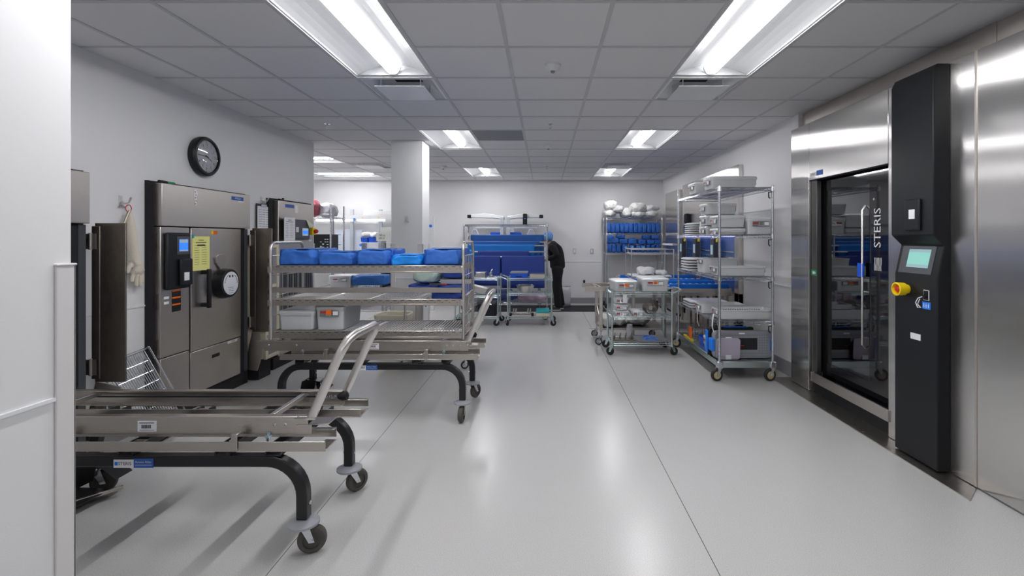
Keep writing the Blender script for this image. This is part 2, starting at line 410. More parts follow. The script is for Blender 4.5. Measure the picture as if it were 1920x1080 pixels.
for x, y, lb in ((.06, 5.33, 'pendent sprinkler on the centre line of the ceiling, nearest'), (.04, 8.45, 'pendent sprinkler far along the ceiling centre line'), (-2.37, 5.3, 'pendent sprinkler left of the column')):
    t = thing('sprinkler', lb, 'sprinkler', (x, y, CEIL), 0, 'ceiling sprinklers')
    MB().lathe([(.001,0),(.035,0),(.033,-.006),(.001,-.007)]).build('escutcheon', 'chrome', t)
    h = MB(); h.cyl((0,0,0), (0,0,-.02), .009); h.tube([(-.012,0,-.018),(-.014,0,-.03),(0,0,-.045)], .002); h.tube([(.012,0,-.018),(.014,0,-.03),(0,0,-.045)], .002)
    h.lathe([(.001,-.045),(.018,-.045),(.017,-.048),(.001,-.049)]); h.build('head', 'chrome', t)

# ================================================================ right: walk-in cart washer
FX = 2.48; FT = 2.52
wsh = thing('cart_washer', 'tall stainless steel walk-in cart washer with glass door filling the right wall', 'washer', (2.7, 3.6, 0))
def wp(name, mb, m, bevel=0, parent=None, **k): return mb.build(name, m, parent or wsh, bevel, world=True, **k)
DY0, DY1, DZ0, DZ1 = 3.508, 4.555, .02, 1.981
wp('front_panel', MB().box(FX, FX+.04, 4.56, 4.88, .01, FT), 'mirror', .002)
wp('front_panel', MB().box(FX, FX+.04, DY0, 4.556, DZ1, FT), 'mirror', .002)
wp('front_panel', MB().box(FX, FX+.04, 2.795, DY0-.004, .01, FT), 'mirror', .002)
wp('end_panel', MB().box(FX, 3.4, 4.88, 4.884, .01, FT), 'mirror')
t = MB(); t.box(2.60, 2.62, 2.795, 4.89, 2.3, CEIL+.02)
for k in range(7):
    t.lathe([(.001,0),(.008,0),(.006,-.004),(.001,-.005)], (2.60, 3.0+.29*k, 2.66), (1,0,0), 8)
wp('top_trim', t, 'steel')
# door recess, jambs, chamber
t = MB(); t.box(FX+.04, 2.72, 4.535, 4.556, DZ0, DZ1); t.box(FX+.04, 2.72, DY0, DY0+.02, DZ0, DZ1); t.box(FX+.04, 2.72, DY0, 4.556, DZ1-.004, DZ1+.02)
wp('door_jamb', t, 'blackm')
wp('jamb_cover', MB().box(FX+.02, FX+.06, 4.46, 4.552, .15, DZ1-.008), pm('smoked_steel', (.16,.155,.15), .3, .9), .002)
t = MB(); t.box(2.74, 3.45, 4.60, 4.62, 0, 2.1); t.box(2.74, 3.45, 3.38, 3.40, 0, 2.1); t.box(3.43, 3.45, 3.4, 4.6, 0, 2.1); t.box(2.74, 3.45, 3.4, 4.6, .05, .08); t.box(2.74, 3.45, 3.4, 4.6, 2.06, 2.08)
for k in range(6): t.tube([(2.9+.1*k, 3.42, .3), (2.9+.1*k, 3.42, 1.9)], .012, 6)
wp('wash_chamber', t, pm('chamber_steel', (.35,.38,.40), .35, .8))
GX = 2.565
dr = wp('glass_door', MB().box(GX, GX+.03, DY0+.01, 3.835, .2, DZ1-.02).box(GX, GX+.03, 4.41, 4.47, .2, DZ1-.02).box(GX, GX+.03, 3.835, 4.41, 1.87, DZ1-.02).box(GX, GX+.03, 3.835, 4.41, .2, .31), 'frit')
wp('window_pane', MB().box(GX+.004, GX+.02, 3.835, 4.41, .31, 1.87), 'dglass', parent=dr)
t = MB(); t.tube([(GX-.001, 3.885, .56), (GX-.03, 3.875, .59), (GX-.03, 3.875, 1.66), (GX-.001, 3.885, 1.70)], .008, 8)
wp('door_handle', t, 'tube', parent=dr)
wp('handle_tag', MB().box(GX-.036, GX-.026, 3.86, 3.93, 1.13, 1.24), 'bluep', parent=dr)
t = MB(); t.text('STERIS', .108, (GX-.002, 3.737, 1.52), (0,0,1), (0,1,0)); t.text('®', .025, (GX-.002, 3.78, 1.745), (0,0,1), (0,1,0))
wp('lettering', t, 'whitep', parent=dr)
t = MB()
for k in range(6): t.tube([(GX-.002, 3.700+.0145*k+.003*math.sin(q*.8), 1.19+.10*q/8) for q in range(9)], .0024, 4)
wp('wave_logo', t, 'whitep', parent=dr)
# bumper rail and threshold
t = MB(); t.box(FX-.012, FX+.005, 3.49, 4.50, .118, .205); t.box(FX-.012, FX+.10, 4.50, 4.505, .118, .205)
wp('bumper_rail', t, 'steel_h', .004)
wp('threshold', MB().box(FX+.03, FX+.09, 3.5, 4.53, .0, .10), 'blackm')
t = MB(); t.prism([(2.33,2.66),(2.48,2.79),(2.70,2.79),(2.70,5.02),(2.33,5.02)], 'z', 0.0, .006)
for k in range(9): t.lathe([(.001,.003),(.010,0),(.001,-.002)][::-1], (2.36 if k % 2 else 2.44, 2.85+.25*k, .007), (0,0,1), 8)
wp('floor_sill', t, 'steel_h')
# sign stickers on the facade
t = MB(); t.box(FX-.0015, FX, 4.43, 4.54, 2.01, 2.045); wp('sticker', t, 'paper', smooth=False)
t = MB(); t.box(FX-.0015, FX, 4.33, 4.43, 2.01, 2.055); wp('sticker', t, 'bluelabel', smooth=False)
t = MB(); t.text('STERIS', .022, (FX-.002, 4.485, 2.028), (0,-1,0), (0,0,1)); wp('sticker_text', t, 'ink')
t = MB(); t.box(FX+.0175, FX+.02, 4.465, 4.55, 1.095, 1.145); sg = wp('exit_sticker', t, 'green', smooth=False)
t = MB(); t.box(FX+.0165, FX+.0175, 4.49, 4.525, 1.108, 1.132); t.quad((FX+.0168,4.475,1.11),(FX+.0168,4.485,1.12),(FX+.0168,4.475,1.13),(FX+.0168,4.473,1.12)); wp('sticker_symbol', t, 'whitep', parent=sg, smooth=False)
# black control tower
TY0, TY1 = 2.968, 3.33
prof = [(FX, .012), (2.400, .012), (2.400, 1.20), (2.443, 1.395), (2.375, 1.462), (2.375, 2.46), (2.40, 2.51), (FX, 2.51)]
tw = wp('control_tower', MB().prism(prof, 'y', TY0, TY1), 'blackm', .006)
wp('keypad_housing', MB().box(2.358, 2.376, 3.06, 3.19, 1.49, 1.69), 'blackp', .008, parent=tw)
wp('badge', MB().box(2.3565, 2.358, 3.095, 3.145, 1.565, 1.625), 'paper', parent=tw, smooth=False)
# slanted screen
def onsl(y, s, off=0):   # s 0..1 up the slanted face
    a = Vector((2.400,0,1.20)); b = Vector((2.443,0,1.395)); n = Vector((-(b-a).z,0,(b-a).x)).normalized()
    p = a.lerp(b, s)+n*off; return (p.x, y, p.z)
nrm = Vector((-.195,0,.043)).normalized()
wp('screen_frame', MB().quadslab(onsl(3.02,.06), onsl(3.30,.06), onsl(3.30,.97), onsl(3.02,.97), nrm*.003), 'darkgrey', .001, parent=tw)
sc_ = wp('screen', MB().quadslab(onsl(3.055,.26,.003), onsl(3.235,.26,.003), onsl(3.235,.86,.003), onsl(3.055,.86,.003), nrm*.002), 'screen_g', parent=tw, smooth=False)
wp('screen_bar', MB().quad(onsl(3.056,.27,.0055), onsl(3.234,.27,.0055), onsl(3.234,.36,.0055), onsl(3.056,.36,.0055)).quad(onsl(3.056,.76,.0055), onsl(3.234,.76,.0055), onsl(3.234,.85,.0055), onsl(3.056,.85,.0055)), 'screen_l', parent=sc_, smooth=False)
# emergency stop
t = MB(); t.lathe([(.001,0),(.030,0),(.030,.02),(.042,.024),(.044,.075),(.036,.077),(.034,.05),(.001,.05)], (2.40,3.215,1.105), (-1,0,0), 24); es = wp('emergency_stop', t, 'yellow', parent=tw)
t = MB(); t.lathe([(.001,.04),(.020,.04),(.022,.062),(.016,.072),(.001,.075)], (2.40,3.215,1.105), (-1,0,0), 20); wp('stop_button', t, 'red', parent=es)
k0 = wp('key_plate', MB().box(2.397, 2.400, 3.03, 3.075, 1.05, 1.115), 'whitep', .001, parent=tw)
t = MB(); t.box(2.3955, 2.397, 3.034, 3.071, 1.054, 1.111); t.cyl((2.40,3.052,1.075),(2.38,3.052,1.075),.010); wp('key_switch', t, 'blackp', parent=k0)
t = MB(); t.tube([(2.385,3.06,1.075),(2.375,3.09,1.06),(2.375,3.11,1.03),(2.38,3.10,1.0),(2.385,3.08,1.0),(2.38,3.10,1.02),(2.378,3.08,1.055)], .003, 6); wp('key_cord', t, 'whitep', parent=k0)
ks = wp('instruction_sticker', MB().box(2.398, 2.400, 3.02, 3.085, .995, 1.04), 'blueb', parent=tw, smooth=False)
t = MB()
for q in range(3):
    y = 3.035+.018*q; t.lathe([(.0001,0),(.003,0)], (2.3975,y,1.03), (-1,0,0), 8); t.quad((2.3975,y-.003,1.003),(2.3975,y+.003,1.003),(2.3975,y+.004,1.024),(2.3975,y-.004,1.024))
wp('sticker_symbol', t, 'whitep', parent=ks)
wp('rating_plate', MB().box(2.398, 2.400, 3.10, 3.185, .785, .825), 'whitep', .0015, parent=tw)
# adjoining steel cladding panel nearer the viewer
cp = thing('steel_cladding', 'plain brushed steel cladding panel at the right edge, nearest the viewer', 'wall panel', (2.6, 1.5, 0))
wp('panel', MB().box(FX, FX+.04, YF, 2.788, .012, FT), 'mirror', .003, parent=cp)
wp('seam_bead', MB().box(FX-.004, FX+.01, 2.785, 2.798, .012, FT), 'steel', parent=cp)
wp('top_trim', MB().box(2.60, 2.62, YF, 2.79, 2.3, CEIL-.006), 'steel', parent=cp)

# ================================================================ left: steam sterilizers
SX = -2.95
def sterilizer(label):
    y0, y1 = 3.73, 4.715
    s = thing('steam_sterilizer', label, 'sterilizer', (-3.0, 4.3, 0), 0)
    b = lambda name, mb, m, bevel=0, parent=None, **k: mb.build(name, m, parent or s, bevel, world=True, **k)
    b('wall_gasket', MB().box(XL-.01, XL+.03, 3.68, 4.87, .0, 1.88), 'gap')
    t = MB(); t.box(XL, SX+.012, y0, 4.85, 1.535, 1.866)
    b('hood', t, 'steel', .004)
    cd_ = b('control_column', MB().box(XL, SX, y0, 4.035, .515, 1.528), 'steel', .004)
    b('lower_cover', MB().box(XL, SX, y0, 4.035, .10, .508), 'steel', .004)
    for z in (.60, .95, 1.42): b('hinge', MB().cyl((SX-.02,y0-.004,z-.06),(SX-.02,y0-.004,z+.06),.006,n=8), 'steel_dark', parent=cd_)
    d = b('chamber_door', MB().box(XL, SX+.004, 4.05, y1, .49, 1.528), 'steel', .005)
    b('lower_panel', MB().box(XL, SX, 4.05, y1, .128, .484), 'steel', .004)
    b('kick_plate', MB().box(XL, SX-.02, y0, 4.86, 0, .125), 'gap')
    b('door_seal', MB().box(XL, SX-.02, y1+.003, 4.80, .13, 1.528), 'gap')
    b('side_strip', MB().box(XL, SX-.015, 4.80, 4.85, .13, 1.528), 'darkgrey')
    # control unit
    c = b('control_unit', MB().box(SX, SX+.03, 3.765, 4.02, 1.035, 1.485), 'blackp', .02)
    b('screen_bezel', MB().box(SX+.03, SX+.033, 3.86, 3.995, 1.31, 1.455), 'darkgrey', .002, parent=c)
    b('screen', MB().box(SX+.033, SX+.0345, 3.88, 3.975, 1.335, 1.432), 'screen', parent=c, smooth=False)
    t = MB(); t.box(SX+.0345, SX+.035, 3.882, 3.973, 1.404, 1.43); t.box(SX+.0345, SX+.035, 3.882, 3.973, 1.336, 1.346)
    b('screen_bar', t, 'screen_l', parent=c, smooth=False)
    pr_ = b('printer_door', MB().box(SX+.03, SX+.055, 3.87, 4.005, 1.06, 1.275), 'blackp', .01, parent=c)
    b('printout', MB().box(SX+.055, SX+.0565, 3.905, 3.96, 1.10, 1.165), 'paper', parent=pr_, smooth=False)
    for z in (.965, .925): b('data_label', MB().box(SX, SX+.0015, 3.765, 3.815, z, z+.02), 'paper', smooth=False)
    w_ = b('warning_label', MB().box(SX, SX+.0015, 3.845, 3.94, .855, 1.025), 'blackp', smooth=False)
    t = MB()
    for k in range(3): t.box(SX+.0015, SX+.002, 3.847, 3.938, .905+.055*k, .918+.055*k)
    b('warning_band', t, 'orange', parent=w_, smooth=False)
    # door furniture
    t = MB(); t.box(SX+.05, SX+.075, 4.165, 4.20, .84, 1.175); t.box(SX, SX+.06, 4.165, 4.20, 1.13, 1.165); t.box(SX, SX+.06, 4.165, 4.20, .85, .885)
    b('door_handle', t, 'blackp', .006, parent=d)
    o = (SX, 4.43, 1.03)
    lk = b('lock_wheel', MB().lathe([(.001,0),(.135,.0),(.138,.03),(.128,.085),(.122,.09),(.001,.09)], o, (1,0,0), 40), 'blackp', parent=d)
    dl = b('dial_face', MB().lathe([(.001,.0905),(.105,.0905),(.105,.093),(.001,.093)][::-1], o, (1,0,0), 40), 'dial', parent=lk)
    t = MB()
    for side in (-1, 1):
        for q in range(6):
            a = R(90+side*(35+q*10)); t.tube([(SX+.0935, 4.43-.085*math.cos(a)*1, 1.03+.085*math.sin(a)), (SX+.0935, 4.43-.085*math.cos(a+.12), 1.03+.085*math.sin(a+.12))], .003, 4)
    for k, z in enumerate((.99, .975, .96, .94)): t.box(SX+.093, SX+.0937, 4.395, 4.465, z, z+.003)
    t.box(SX+.093, SX+.0937, 4.40, 4.42, 1.085, 1.105); t.box(SX+.093, SX+.0937, 4.44, 4.46, 1.085, 1.105)
    b('dial_marks', t, 'ink', parent=lk, smooth=False)
    t = MB(); pts = [(4.40,1.12),(4.385,1.17),(4.34,1.22),(4.335,1.27),(4.37,1.29),(4.43,1.295),(4.47,1.28),(4.475,1.24),(4.455,1.20),(4.425,1.165),(4.42,1.12)]
    t.prism(pts, 'x', SX+.004, SX+.02); b('pointer_plate', t, 'steel_h', .003, parent=d)
    t = MB(); t.box(SX+.004, SX+.0055, 4.32, 4.375, 1.475, 1.505); b('warning_label', t, 'orange', parent=d, smooth=False)
    t = MB(); t.box(SX+.004, SX+.0056, 4.29, 4.32, 1.475, 1.505); b('warning_label', t, 'yellow', parent=d, smooth=False)
    b('vent_slot', MB().box(SX-.001, SX+.002, 4.31, 4.41, .375, .405), 'gap')
    t = MB(); t.box(SX, SX+.0015, 4.52, 4.66, .455, .478); tb = b('name_label', t, 'whitep', smooth=False)
    b('label_text', MB().text('STERIS', .022, (SX+.002, 4.60, .4665), (0,1,0), (0,0,1)), 'ink', parent=tb)
    # swung-out door of the chamber opening, its hinges and the lower deflector
    op = b('open_door_panel', MB().box(SX+.01, SX+.21, 4.885, 4.897, .50, 1.54), 'steel_dark', .003)
    t = MB(); t.box(SX-.01, SX+.045, 4.882, 4.897, .52, 1.52)
    b('door_edge', t, 'steel_dark', .004, parent=op)
    for z in (1.42, .60):
        t = MB(); t.box(SX-.06, SX+.03, 4.870, 4.876, z-.05, z+.05); t.cyl((SX-.005,4.872,z-.055),(SX-.005,4.872,z+.055),.011,n=10)
        for q in (-.03,.03): t.cyl((SX-.04,4.872,z+q),(SX-.04,4.862,z+q),.006,n=8)
        b('hinge', t, 'steel_h', parent=op)
    t = MB(); t.quadslab((-2.95,4.90,.50), (-2.80,4.92,.455), (-2.90,4.90,.10), (-3.02,4.88,.12), (0,.012,0))
    b('deflector', t, 'steel_h', .002)
    return s
s2 = sterilizer('steam sterilizer with yellow paper taped to its door, under the clock')
b = lambda name, mb, m, bevel=0, parent=None, **k: mb.build(name, m, parent or s2, bevel, world=True, **k)
s1 = dup(s2, (-3.0, 4.3-1.709, 0), 'steam sterilizer mostly hidden behind the near wall, open door beside the white glove')
# marks only the middle machine carries
t = MB(); t.box(SX+.012, SX+.0135, 4.56, 4.74, 1.80, 1.835)
nm = b('name_label', t, 'bluelabel', smooth=False); b('label_text', MB().text('AMSCO', .026, (SX+.0145, 4.65, 1.818), (0,1,0), (0,0,1)), 'whitep', parent=nm)
t = MB(); t.box(SX+.012, SX+.0135, 4.66, 4.74, 1.785, 1.798); b('name_label', t, 'paper', smooth=False)
t = MB(); t.prism([(4.08,1.72),(4.10,1.715),(4.105,1.76),(4.10,1.79),(4.115,1.82),(4.10,1.85),(4.075,1.85),(4.07,1.80)], 'x', SX+.012, SX+.0135); tg = b('inspection_sticker', t, 'paper', smooth=False)
t = MB()
for q in range(5): t.lathe([(.0001,.0),(.006,.0)], (SX+.014, 4.085+.008*(q % 2), 1.73+.025*q), (1,0,0), 8)
b('sticker_dots', t, 'red', parent=tg)
def sheet(name, label, x, y0, y1, z0, z1, m, rows, cols=2, title=True, grp=None):
    s = thing(name, label, 'paper', (x, (y0+y1)/2, (z0+z1)/2), 0)
    MB().box(x, x+.0015, y0, y1, z0, z1).build('page', m, s, world=True, smooth=False)
    t = MB(); w = y1-y0; h = z1-z0
    if title: t.box(x+.0015, x+.002, y0+w*.35, y1-w*.35, z1-h*.12, z1-h*.10); t.box(x+.0015, x+.002, y0+w*.2, y1-w*.2, z1-h*.19, z1-h*.17)
    for r in range(rows):
        z = z1-h*(.27+.62*r/rows)
        for c in range(cols):
            t.box(x+.0015, x+.002, y0+w*(.12+.42*c), y0+w*(.38+.44*c), z, z+h*.008)
    t.build('printed_lines', 'ink', s, world=True, smooth=False); return s
ys = sheet('paper_sheet', 'yellow paper form taped on the sterilizer door', SX+.005, 4.06, 4.27, 1.165, 1.455, 'paper_y', 9)
MB().quadslab((SX+.0068,4.12,1.386),(SX+.0068,4.21,1.386),(SX+.0068,4.22,1.372),(SX+.0068,4.11,1.374),(.0004,0,0)).build('marker_writing','ink',ys,world=True,smooth=False)
MB().box(SX+.0065, SX+.008, 4.055, 4.08, 1.44, 1.468).build('tape','teal',ys,world=True,smooth=False)
t = MB(); t.tube([(0,-.06,.014),(0,-.005,.014)],.014,10); t.build
mk = thing('marker_pen', 'black and green marker lying on top of the middle sterilizer', 'pen', (SX-.03, 3.83, 1.866))
MB().tube([(0,-.075,.013),(0,0,.013)],.013,10).build('cap','blackp',mk); MB().tube([(0,0,.012),(0,.08,.012)],.011,10).build('barrel','green',mk)
# third machine, flat and smaller
s3 = thing('low_temperature_sterilizer', 'small grey steel sterilizer at the end of the left wall with a yellow emergency stop', 'sterilizer', (-3.0, 5.8, 0))
b = lambda name, mb, m, bevel=0, parent=None, **k: mb.build(name, m, parent or s3, bevel, world=True, **k)
b('wall_gasket', MB().box(XL+.001, XL+.03, 5.29, 6.25, 0, 1.88), 'gap')
b('body', MB().box(XL, SX, 5.385, 6.20, .13, 1.86), 'steel', .004)
b('kick_plate', MB().box(XL, SX-.01, 5.30, 6.2, 0, .125), 'gap')
t = MB()
for k in range(14): t.box(SX, SX+.012, 5.46+.05*k, 5.49+.05*k, .3, 1.16)
b('chamber_shutter', t, 'darkgrey')
b('door_seal', MB().box(SX-.002, SX+.01, 6.0, 6.08, .3, 1.16), 'gap')
c = b('control_unit', MB().box(SX, SX+.04, 5.62, 6.04, 1.42, 1.66), 'darkgrey', .02)
b('screen', MB().box(SX+.04, SX+.043, 5.84, 5.98, 1.47, 1.56), 'screen_l', parent=c, smooth=False)
b('screen_bar', MB().box(SX+.043, SX+.0435, 5.845, 5.975, 1.49, 1.53), 'screen', parent=c, smooth=False)
b('badge', MB().box(SX+.04, SX+.042, 5.69, 5.75, 1.51, 1.57), 'paper', parent=c, smooth=False)
es = b('emergency_stop', MB().box(SX, SX+.05, 6.08, 6.17, 1.48, 1.57), 'yellow', .008)
b('stop_button', MB().lathe([(.001,.05),(.022,.05),(.028,.075),(.02,.09),(.001,.092)], (SX,6.125,1.525), (1,0,0), 16), 'red', parent=es)
b('name_label', MB().box(SX, SX+.0015, 5.53, 5.72, 1.79, 1.83), 'bluelabel', smooth=False)
b('inspection_sticker', MB().box(SX, SX+.0015, 5.74, 5.81, 1.74, 1.83), 'paper', smooth=False)
b('data_label', MB().box(SX, SX+.0015, 6.08, 6.15, 1.40, 1.42), 'paper', smooth=False)
sheet('paper_sheet', 'white paper form taped beside the small sterilizer screen', SX+.044, 5.42, 5.66, 1.40, 1.675, 'paper', 9)
st = thing('sticky_note', 'curling pale note stuck on the top corner of the small sterilizer screen', 'note', (SX+.045, 5.95, 1.64))
MB().quadslab((.0,-.03,.03),(.0,.04,.02),(.035,.10,-.05),(.02,.01,-.075),(.001,0,0)).build('page',pm('pale_note',(.66,.70,.50),.8),st)
mk = thing('marker_pen', 'short dark marker lying on the small sterilizer', 'pen', (SX-.03, 5.50, 1.86))
MB().tube([(0,-.05,.012),(0,.02,.012),(0,.04,.03)],.012,10).build('barrel','blackp',mk)
# beige cabinet between the machines
bc = thing('narrow_cabinet', 'narrow beige metal wall cabinet with dark mesh door behind the loaded rack', 'cabinet', (-2.92, 5.0, 0))
b = lambda name, mb, m, bevel=0, parent=None, **k: mb.build(name, m, parent or bc, bevel, world=True, **k)
b('body', MB().box(XL, -2.83, 4.91, 5.15, .215, 1.37), 'beige', .003)
t = MB(); X0 = -2.83; X1 = -2.81
for y in (4.90, 5.10): t.box(X0, X1, y, y+.045, .213, 1.373)
for z in (.213, 1.34, .93): t.box(X0, X1, 4.945, 5.10, z, z+.035)
dd = b('door', t, 'beige', .003); b('mesh_panel', MB().box(X0+.003, X0+.008, 4.94, 5.11, .24, 1.35), 'greyp', parent=dd)
b('plinth', MB().box(XL, -2.90, 4.93, 5.14, 0, .215), 'gap')
# clock
ck = thing('wall_clock', 'round black-rimmed wall clock showing quarter to four', 'clock', (XL, 4.29, 2.16), 0)
b = lambda name, mb, m, bevel=0, parent=None, **k: mb.build(name, m, parent or ck, bevel, **k)
b('case', MB().lathe([(.001,0),(.168,0),(.174,.02),(.172,.05),(.160,.064),(.143,.066),(.140,.045),(.001,.045)], (0,0,0), (1,0,0), 56), 'blackp')
fc = b('face', MB().lathe([(.001,.047),(.141,.047)][::-1], (0,0,0), (1,0,0), 48), 'dial')
t = MB()
for k in range(60):
    a = 2*PI*k/60; r0 = .128 if k % 5 else .122
    t.tube([(.0478, r0*math.sin(a), r0*math.cos(a)), (.0478, .134*math.sin(a), .134*math.cos(a))], .0009 if k % 5 else .0018, 4)
for k in range(1, 13):
    a = 2*PI*k/12; t.text(str(k), .032, (.0478, .104*math.sin(a), .104*math.cos(a)), (0,1,0), (0,0,1))
    t.text(str(k+12), .013, (.0478, .078*math.sin(a), .078*math.cos(a)), (0,1,0), (0,0,1))
b('numerals', t, 'ink', parent=fc)
def hand(name, a, l, w):
    a = R(a); u = Vector((0, math.sin(a), math.cos(a))); v = Vector((0, math.cos(a), -math.sin(a))); o = Vector((.050,0,0))
    b(name, MB().quadslab(o-u*.02-v*w, o-u*.02+v*w, o+u*l+v*w*.5, o+u*l-v*w*.5, (.001,0,0)), 'ink')
hand('hour_hand', 118, .070, .004); hand('minute_hand', 272, .10, .003)
def clear_glass(name, tint=(1,1,1), ior=1.45, rough=.02):
    m = bpy.data.materials.new(name); n, l = nodes(m); n.remove(n['Principled BSDF'])
    t = n.new('ShaderNodeBsdfTransparent'); t.inputs[0].default_value = (*tint, 1); g = n.new('ShaderNodeBsdfGlossy'); g.inputs['Roughness'].default_value = rough
    f = n.new('ShaderNodeFresnel'); f.inputs[0].default_value = ior; mx = n.new('ShaderNodeMixShader')
    l.new(f.outputs[0], mx.inputs[0]); l.new(t.outputs[0], mx.inputs[1]); l.new(g.outputs[0], mx.inputs[2]); l.new(mx.outputs[0], n['Material Output'].inputs[0]); return m
M['cglass'] = clear_glass('clock_glass')
b('glass', MB().lathe([(.141,.058),(.10,.063),(.05,.0655),(.001,.066)], (0,0,0), (1,0,0), 40), 'cglass')
# hooks
def hook(label, loc, rotz, big=1):
    t = thing('coat_hook', label, 'hook', loc, rotz, None)
    m = MB(); m.box(-.014, .014, 0, .006, -.03, .045); m.cyl((0,.006,.025),(0,.009,.025),.006,n=8)
    m.build('back_plate', 'tube', t, .003)
    h = MB(); h.tube([(0,.006,.0),(0,.03,-.012),(0,.06,-.005),(0,.075,.025)], .006, 8); h.tube([(0,.006,-.02),(-.02,.02,-.035),(-.03,.03,-.02)], .005, 8)
    h.tube([(0,.006,-.02),(.02,.02,-.035),(.03,.03,-.02)], .005, 8); h.lathe([(.001,-.008),(.009,0),(.001,.008)], (0,.076,.028), (0,0,1), 8)
    h.build('prong', 'tube', t); return t
hook('steel coat hook holding the white glove', (XL, 3.47, 1.70), -PI/2)
hook('steel coat hook holding the clipboard', (XL, 5.20, 1.84), -PI/2)
hook('steel double coat hook alone on the column', (-1.755, CY0, 1.675), PI)
# clipboard
cb = thing('clipboard', 'clipboard of white forms hanging from a wall hook', 'clipboard', (XL, 5.20, 1.65), 0)
MB().box(.012, .018, -.12, .12, -.17, .155).build('board', 'blackp', cb, .004)
MB().box(.018, .021, -.105, .115, -.155, .13).build('papers', 'paper', cb, smooth=False)
t = MB()
for r in range(9):
    for c in range(3): t.box(.021, .0215, -.08+.065*c, -.03+.065*c, .09-.025*r, .093-.025*r)
t.build('printed_lines', 'ink', cb, smooth=False)
t = MB(); t.box(.018, .030, -.05, .05, .125, .15); t.tube([(.02,-.03,.15),(.03,0,.175),(.02,.03,.15)], .004, 6); t.build('clip', 'chrome', cb, .002)
# glove: skinned chain with five fingers
def skinned(name, chains, m, parent, sub=2, root=0):
    vs, es, rs = [], [], []
    for base, pts in chains:      # base: index to attach to or None
        prev = base
        for (p, r) in pts:
            vs.append(p); rs.append(r); i = len(vs)-1
            if prev is not None: es.append((prev, i))
            prev = i
    me = bpy.data.meshes.new(name); me.from_pydata(vs, es, []); me.materials.append(M[m])
    o = bpy.data.objects.new(name, me); COL.objects.link(o)
    if parent is not None: o.parent = parent
    sk = o.modifiers.new('skin', 'SKIN'); sk.use_smooth_shade = True
    for i, d in enumerate(me.skin_vertices[0].data):
        r = rs[i]; d.radius = r if isinstance(r, tuple) else (r, r); d.use_root = (i == root)
    sb = o.modifiers.new('sub', 'SUBSURF'); sb.levels = sub; sb.render_levels = sub
    return o
gl = thing('heat_glove', 'long off-white heat-proof glove hanging from a wall hook', 'glove', (XL+.05, 3.53, 1.62))
skinned('glove', [(None, [((0,-.045,.02),.014),((0,-.038,-.05),.030),((0,-.02,-.20),.036),((0,-.005,-.30),.036),((.0,.01,-.36),.042),((.0,.02,-.40),(.043,.043))]),
    (5, [((.0,-.012,-.44),.013),((.0,-.022,-.50),.0125)]), (5, [((.005,.012,-.46),.013),((.008,.008,-.535),.0125)]),
    (5, [((.005,.040,-.46),.013),((.01,.042,-.54),.0125)]), (5, [((.0,.062,-.44),.013),((.0,.072,-.515),.012)]),
    (4, [((.0,-.045,-.385),.015),((.0,-.062,-.435),.013)])], 'cream', gl)
t = MB(); t.tube([(.01,-.05,.02),(.008,-.07,-.02),(.01,-.10,-.08)], .007, 6); t.build('binding', 'steel_dark', gl)
t = MB(); t.tube(arc((0,-.05,.035), .025, 0, 360, 14, 'yz')[:-1], .003, 6, closed=True); t.build('ring', 'red', gl)
# wire tray leaning on the wall
tr = thing('wire_tray', 'bare wire mesh tray leaning against the left wall behind the empty cart', 'tray', (-2.85, 3.45, 0))
t = MB(); n0 = 20
A = Vector((-2.66,3.25,.012)); U = Vector((0,.36,.03)); V = Vector((-.33,.01,.56))
for k in range(n0+1): t.tube([A+U*k/n0, A+U*k/n0+V], .0035, 5)
for k in range(9): t.tube([A+V*k/8, A+V*k/8+U], .0035, 5)
t.build('mesh', 'chrome', tr, world=True)
t = MB(); Nn = Vector((.04,0,.03)); t.tube([A,A+U,A+U+V,A+V],.008,6,closed=True); t.tube([A+Nn,A+U+Nn,A+U+V+Nn,A+V+Nn],.006,6,closed=True)
for c in (A,A+U,A+U+V,A+V): t.tube([c,c+Nn],.005,6)
t.build('frame', 'chrome', tr, world=True)

# ================================================================ generic builders
def caster(par, x, y, zt, r, w, yaw, off=.03, fork='chrome', tyre='rubber', hub='chrome', stem=.008, disc=None, name='caster'):
    """swivel caster under (x,y); yaw = direction the wheel trails"""
    ca, sa = math.cos(yaw), math.sin(yaw); T = Matrix.Translation((x, y, 0)) @ Matrix.Rotation(yaw, 4, 'Z')
    f = MB(); f.T = T
    ft = r*2+.012
    f.lathe([(.001,ft+.008),(.024,ft+.008),(.026,ft-.004),(.001,ft-.004)], n=14); f.cyl((0,0,ft), (0,0,zt), stem, n=10)
    for s in (-1, 1):
        yy = s*(w/2+.005)
        f.prism([(-.018,ft),(.022,ft),(off+.012,r-.008),(off-.012,r-.008)], 'y', yy-.0015, yy+.0015)
    f.cyl((off,-w/2-.010,r), (off,w/2+.010,r), .007, n=8)
    o = f.build(name, fork, par)
    t = MB(); t.T = T; t.lathe([(r*.62,-w*.5),(r*.86,-w*.5),(r*.97,-w*.32),(r,0),(r*.97,w*.32),(r*.86,w*.5),(r*.62,w*.5)], (off,0,r), (0,1,0), 28)
    wl = t.build('wheel', tyre, o)
    h = MB(); h.T = T; h.lathe([(.001,-w*.42),(r*.3,-w*.42),(r*.36,-w*.30),(r*.64,-w*.34),(r*.64,w*.34),(r*.36,w*.30),(r*.3,w*.42),(.001,w*.42)], (off,0,r), (0,1,0), 20)
    h.build('wheel_hub', hub, o)
    if disc:
        d = MB(); d.T = Matrix.Translation((x, y, 0)); d.lathe([(.02,.012),(disc*.6,.006),(disc,-.004),(disc,-.014),(disc*.7,-.020),(.02,-.012),(.02,.012)], (0,0,zt), n=32)
        d.build('bumper_disc', 'bumper', o)
    return o
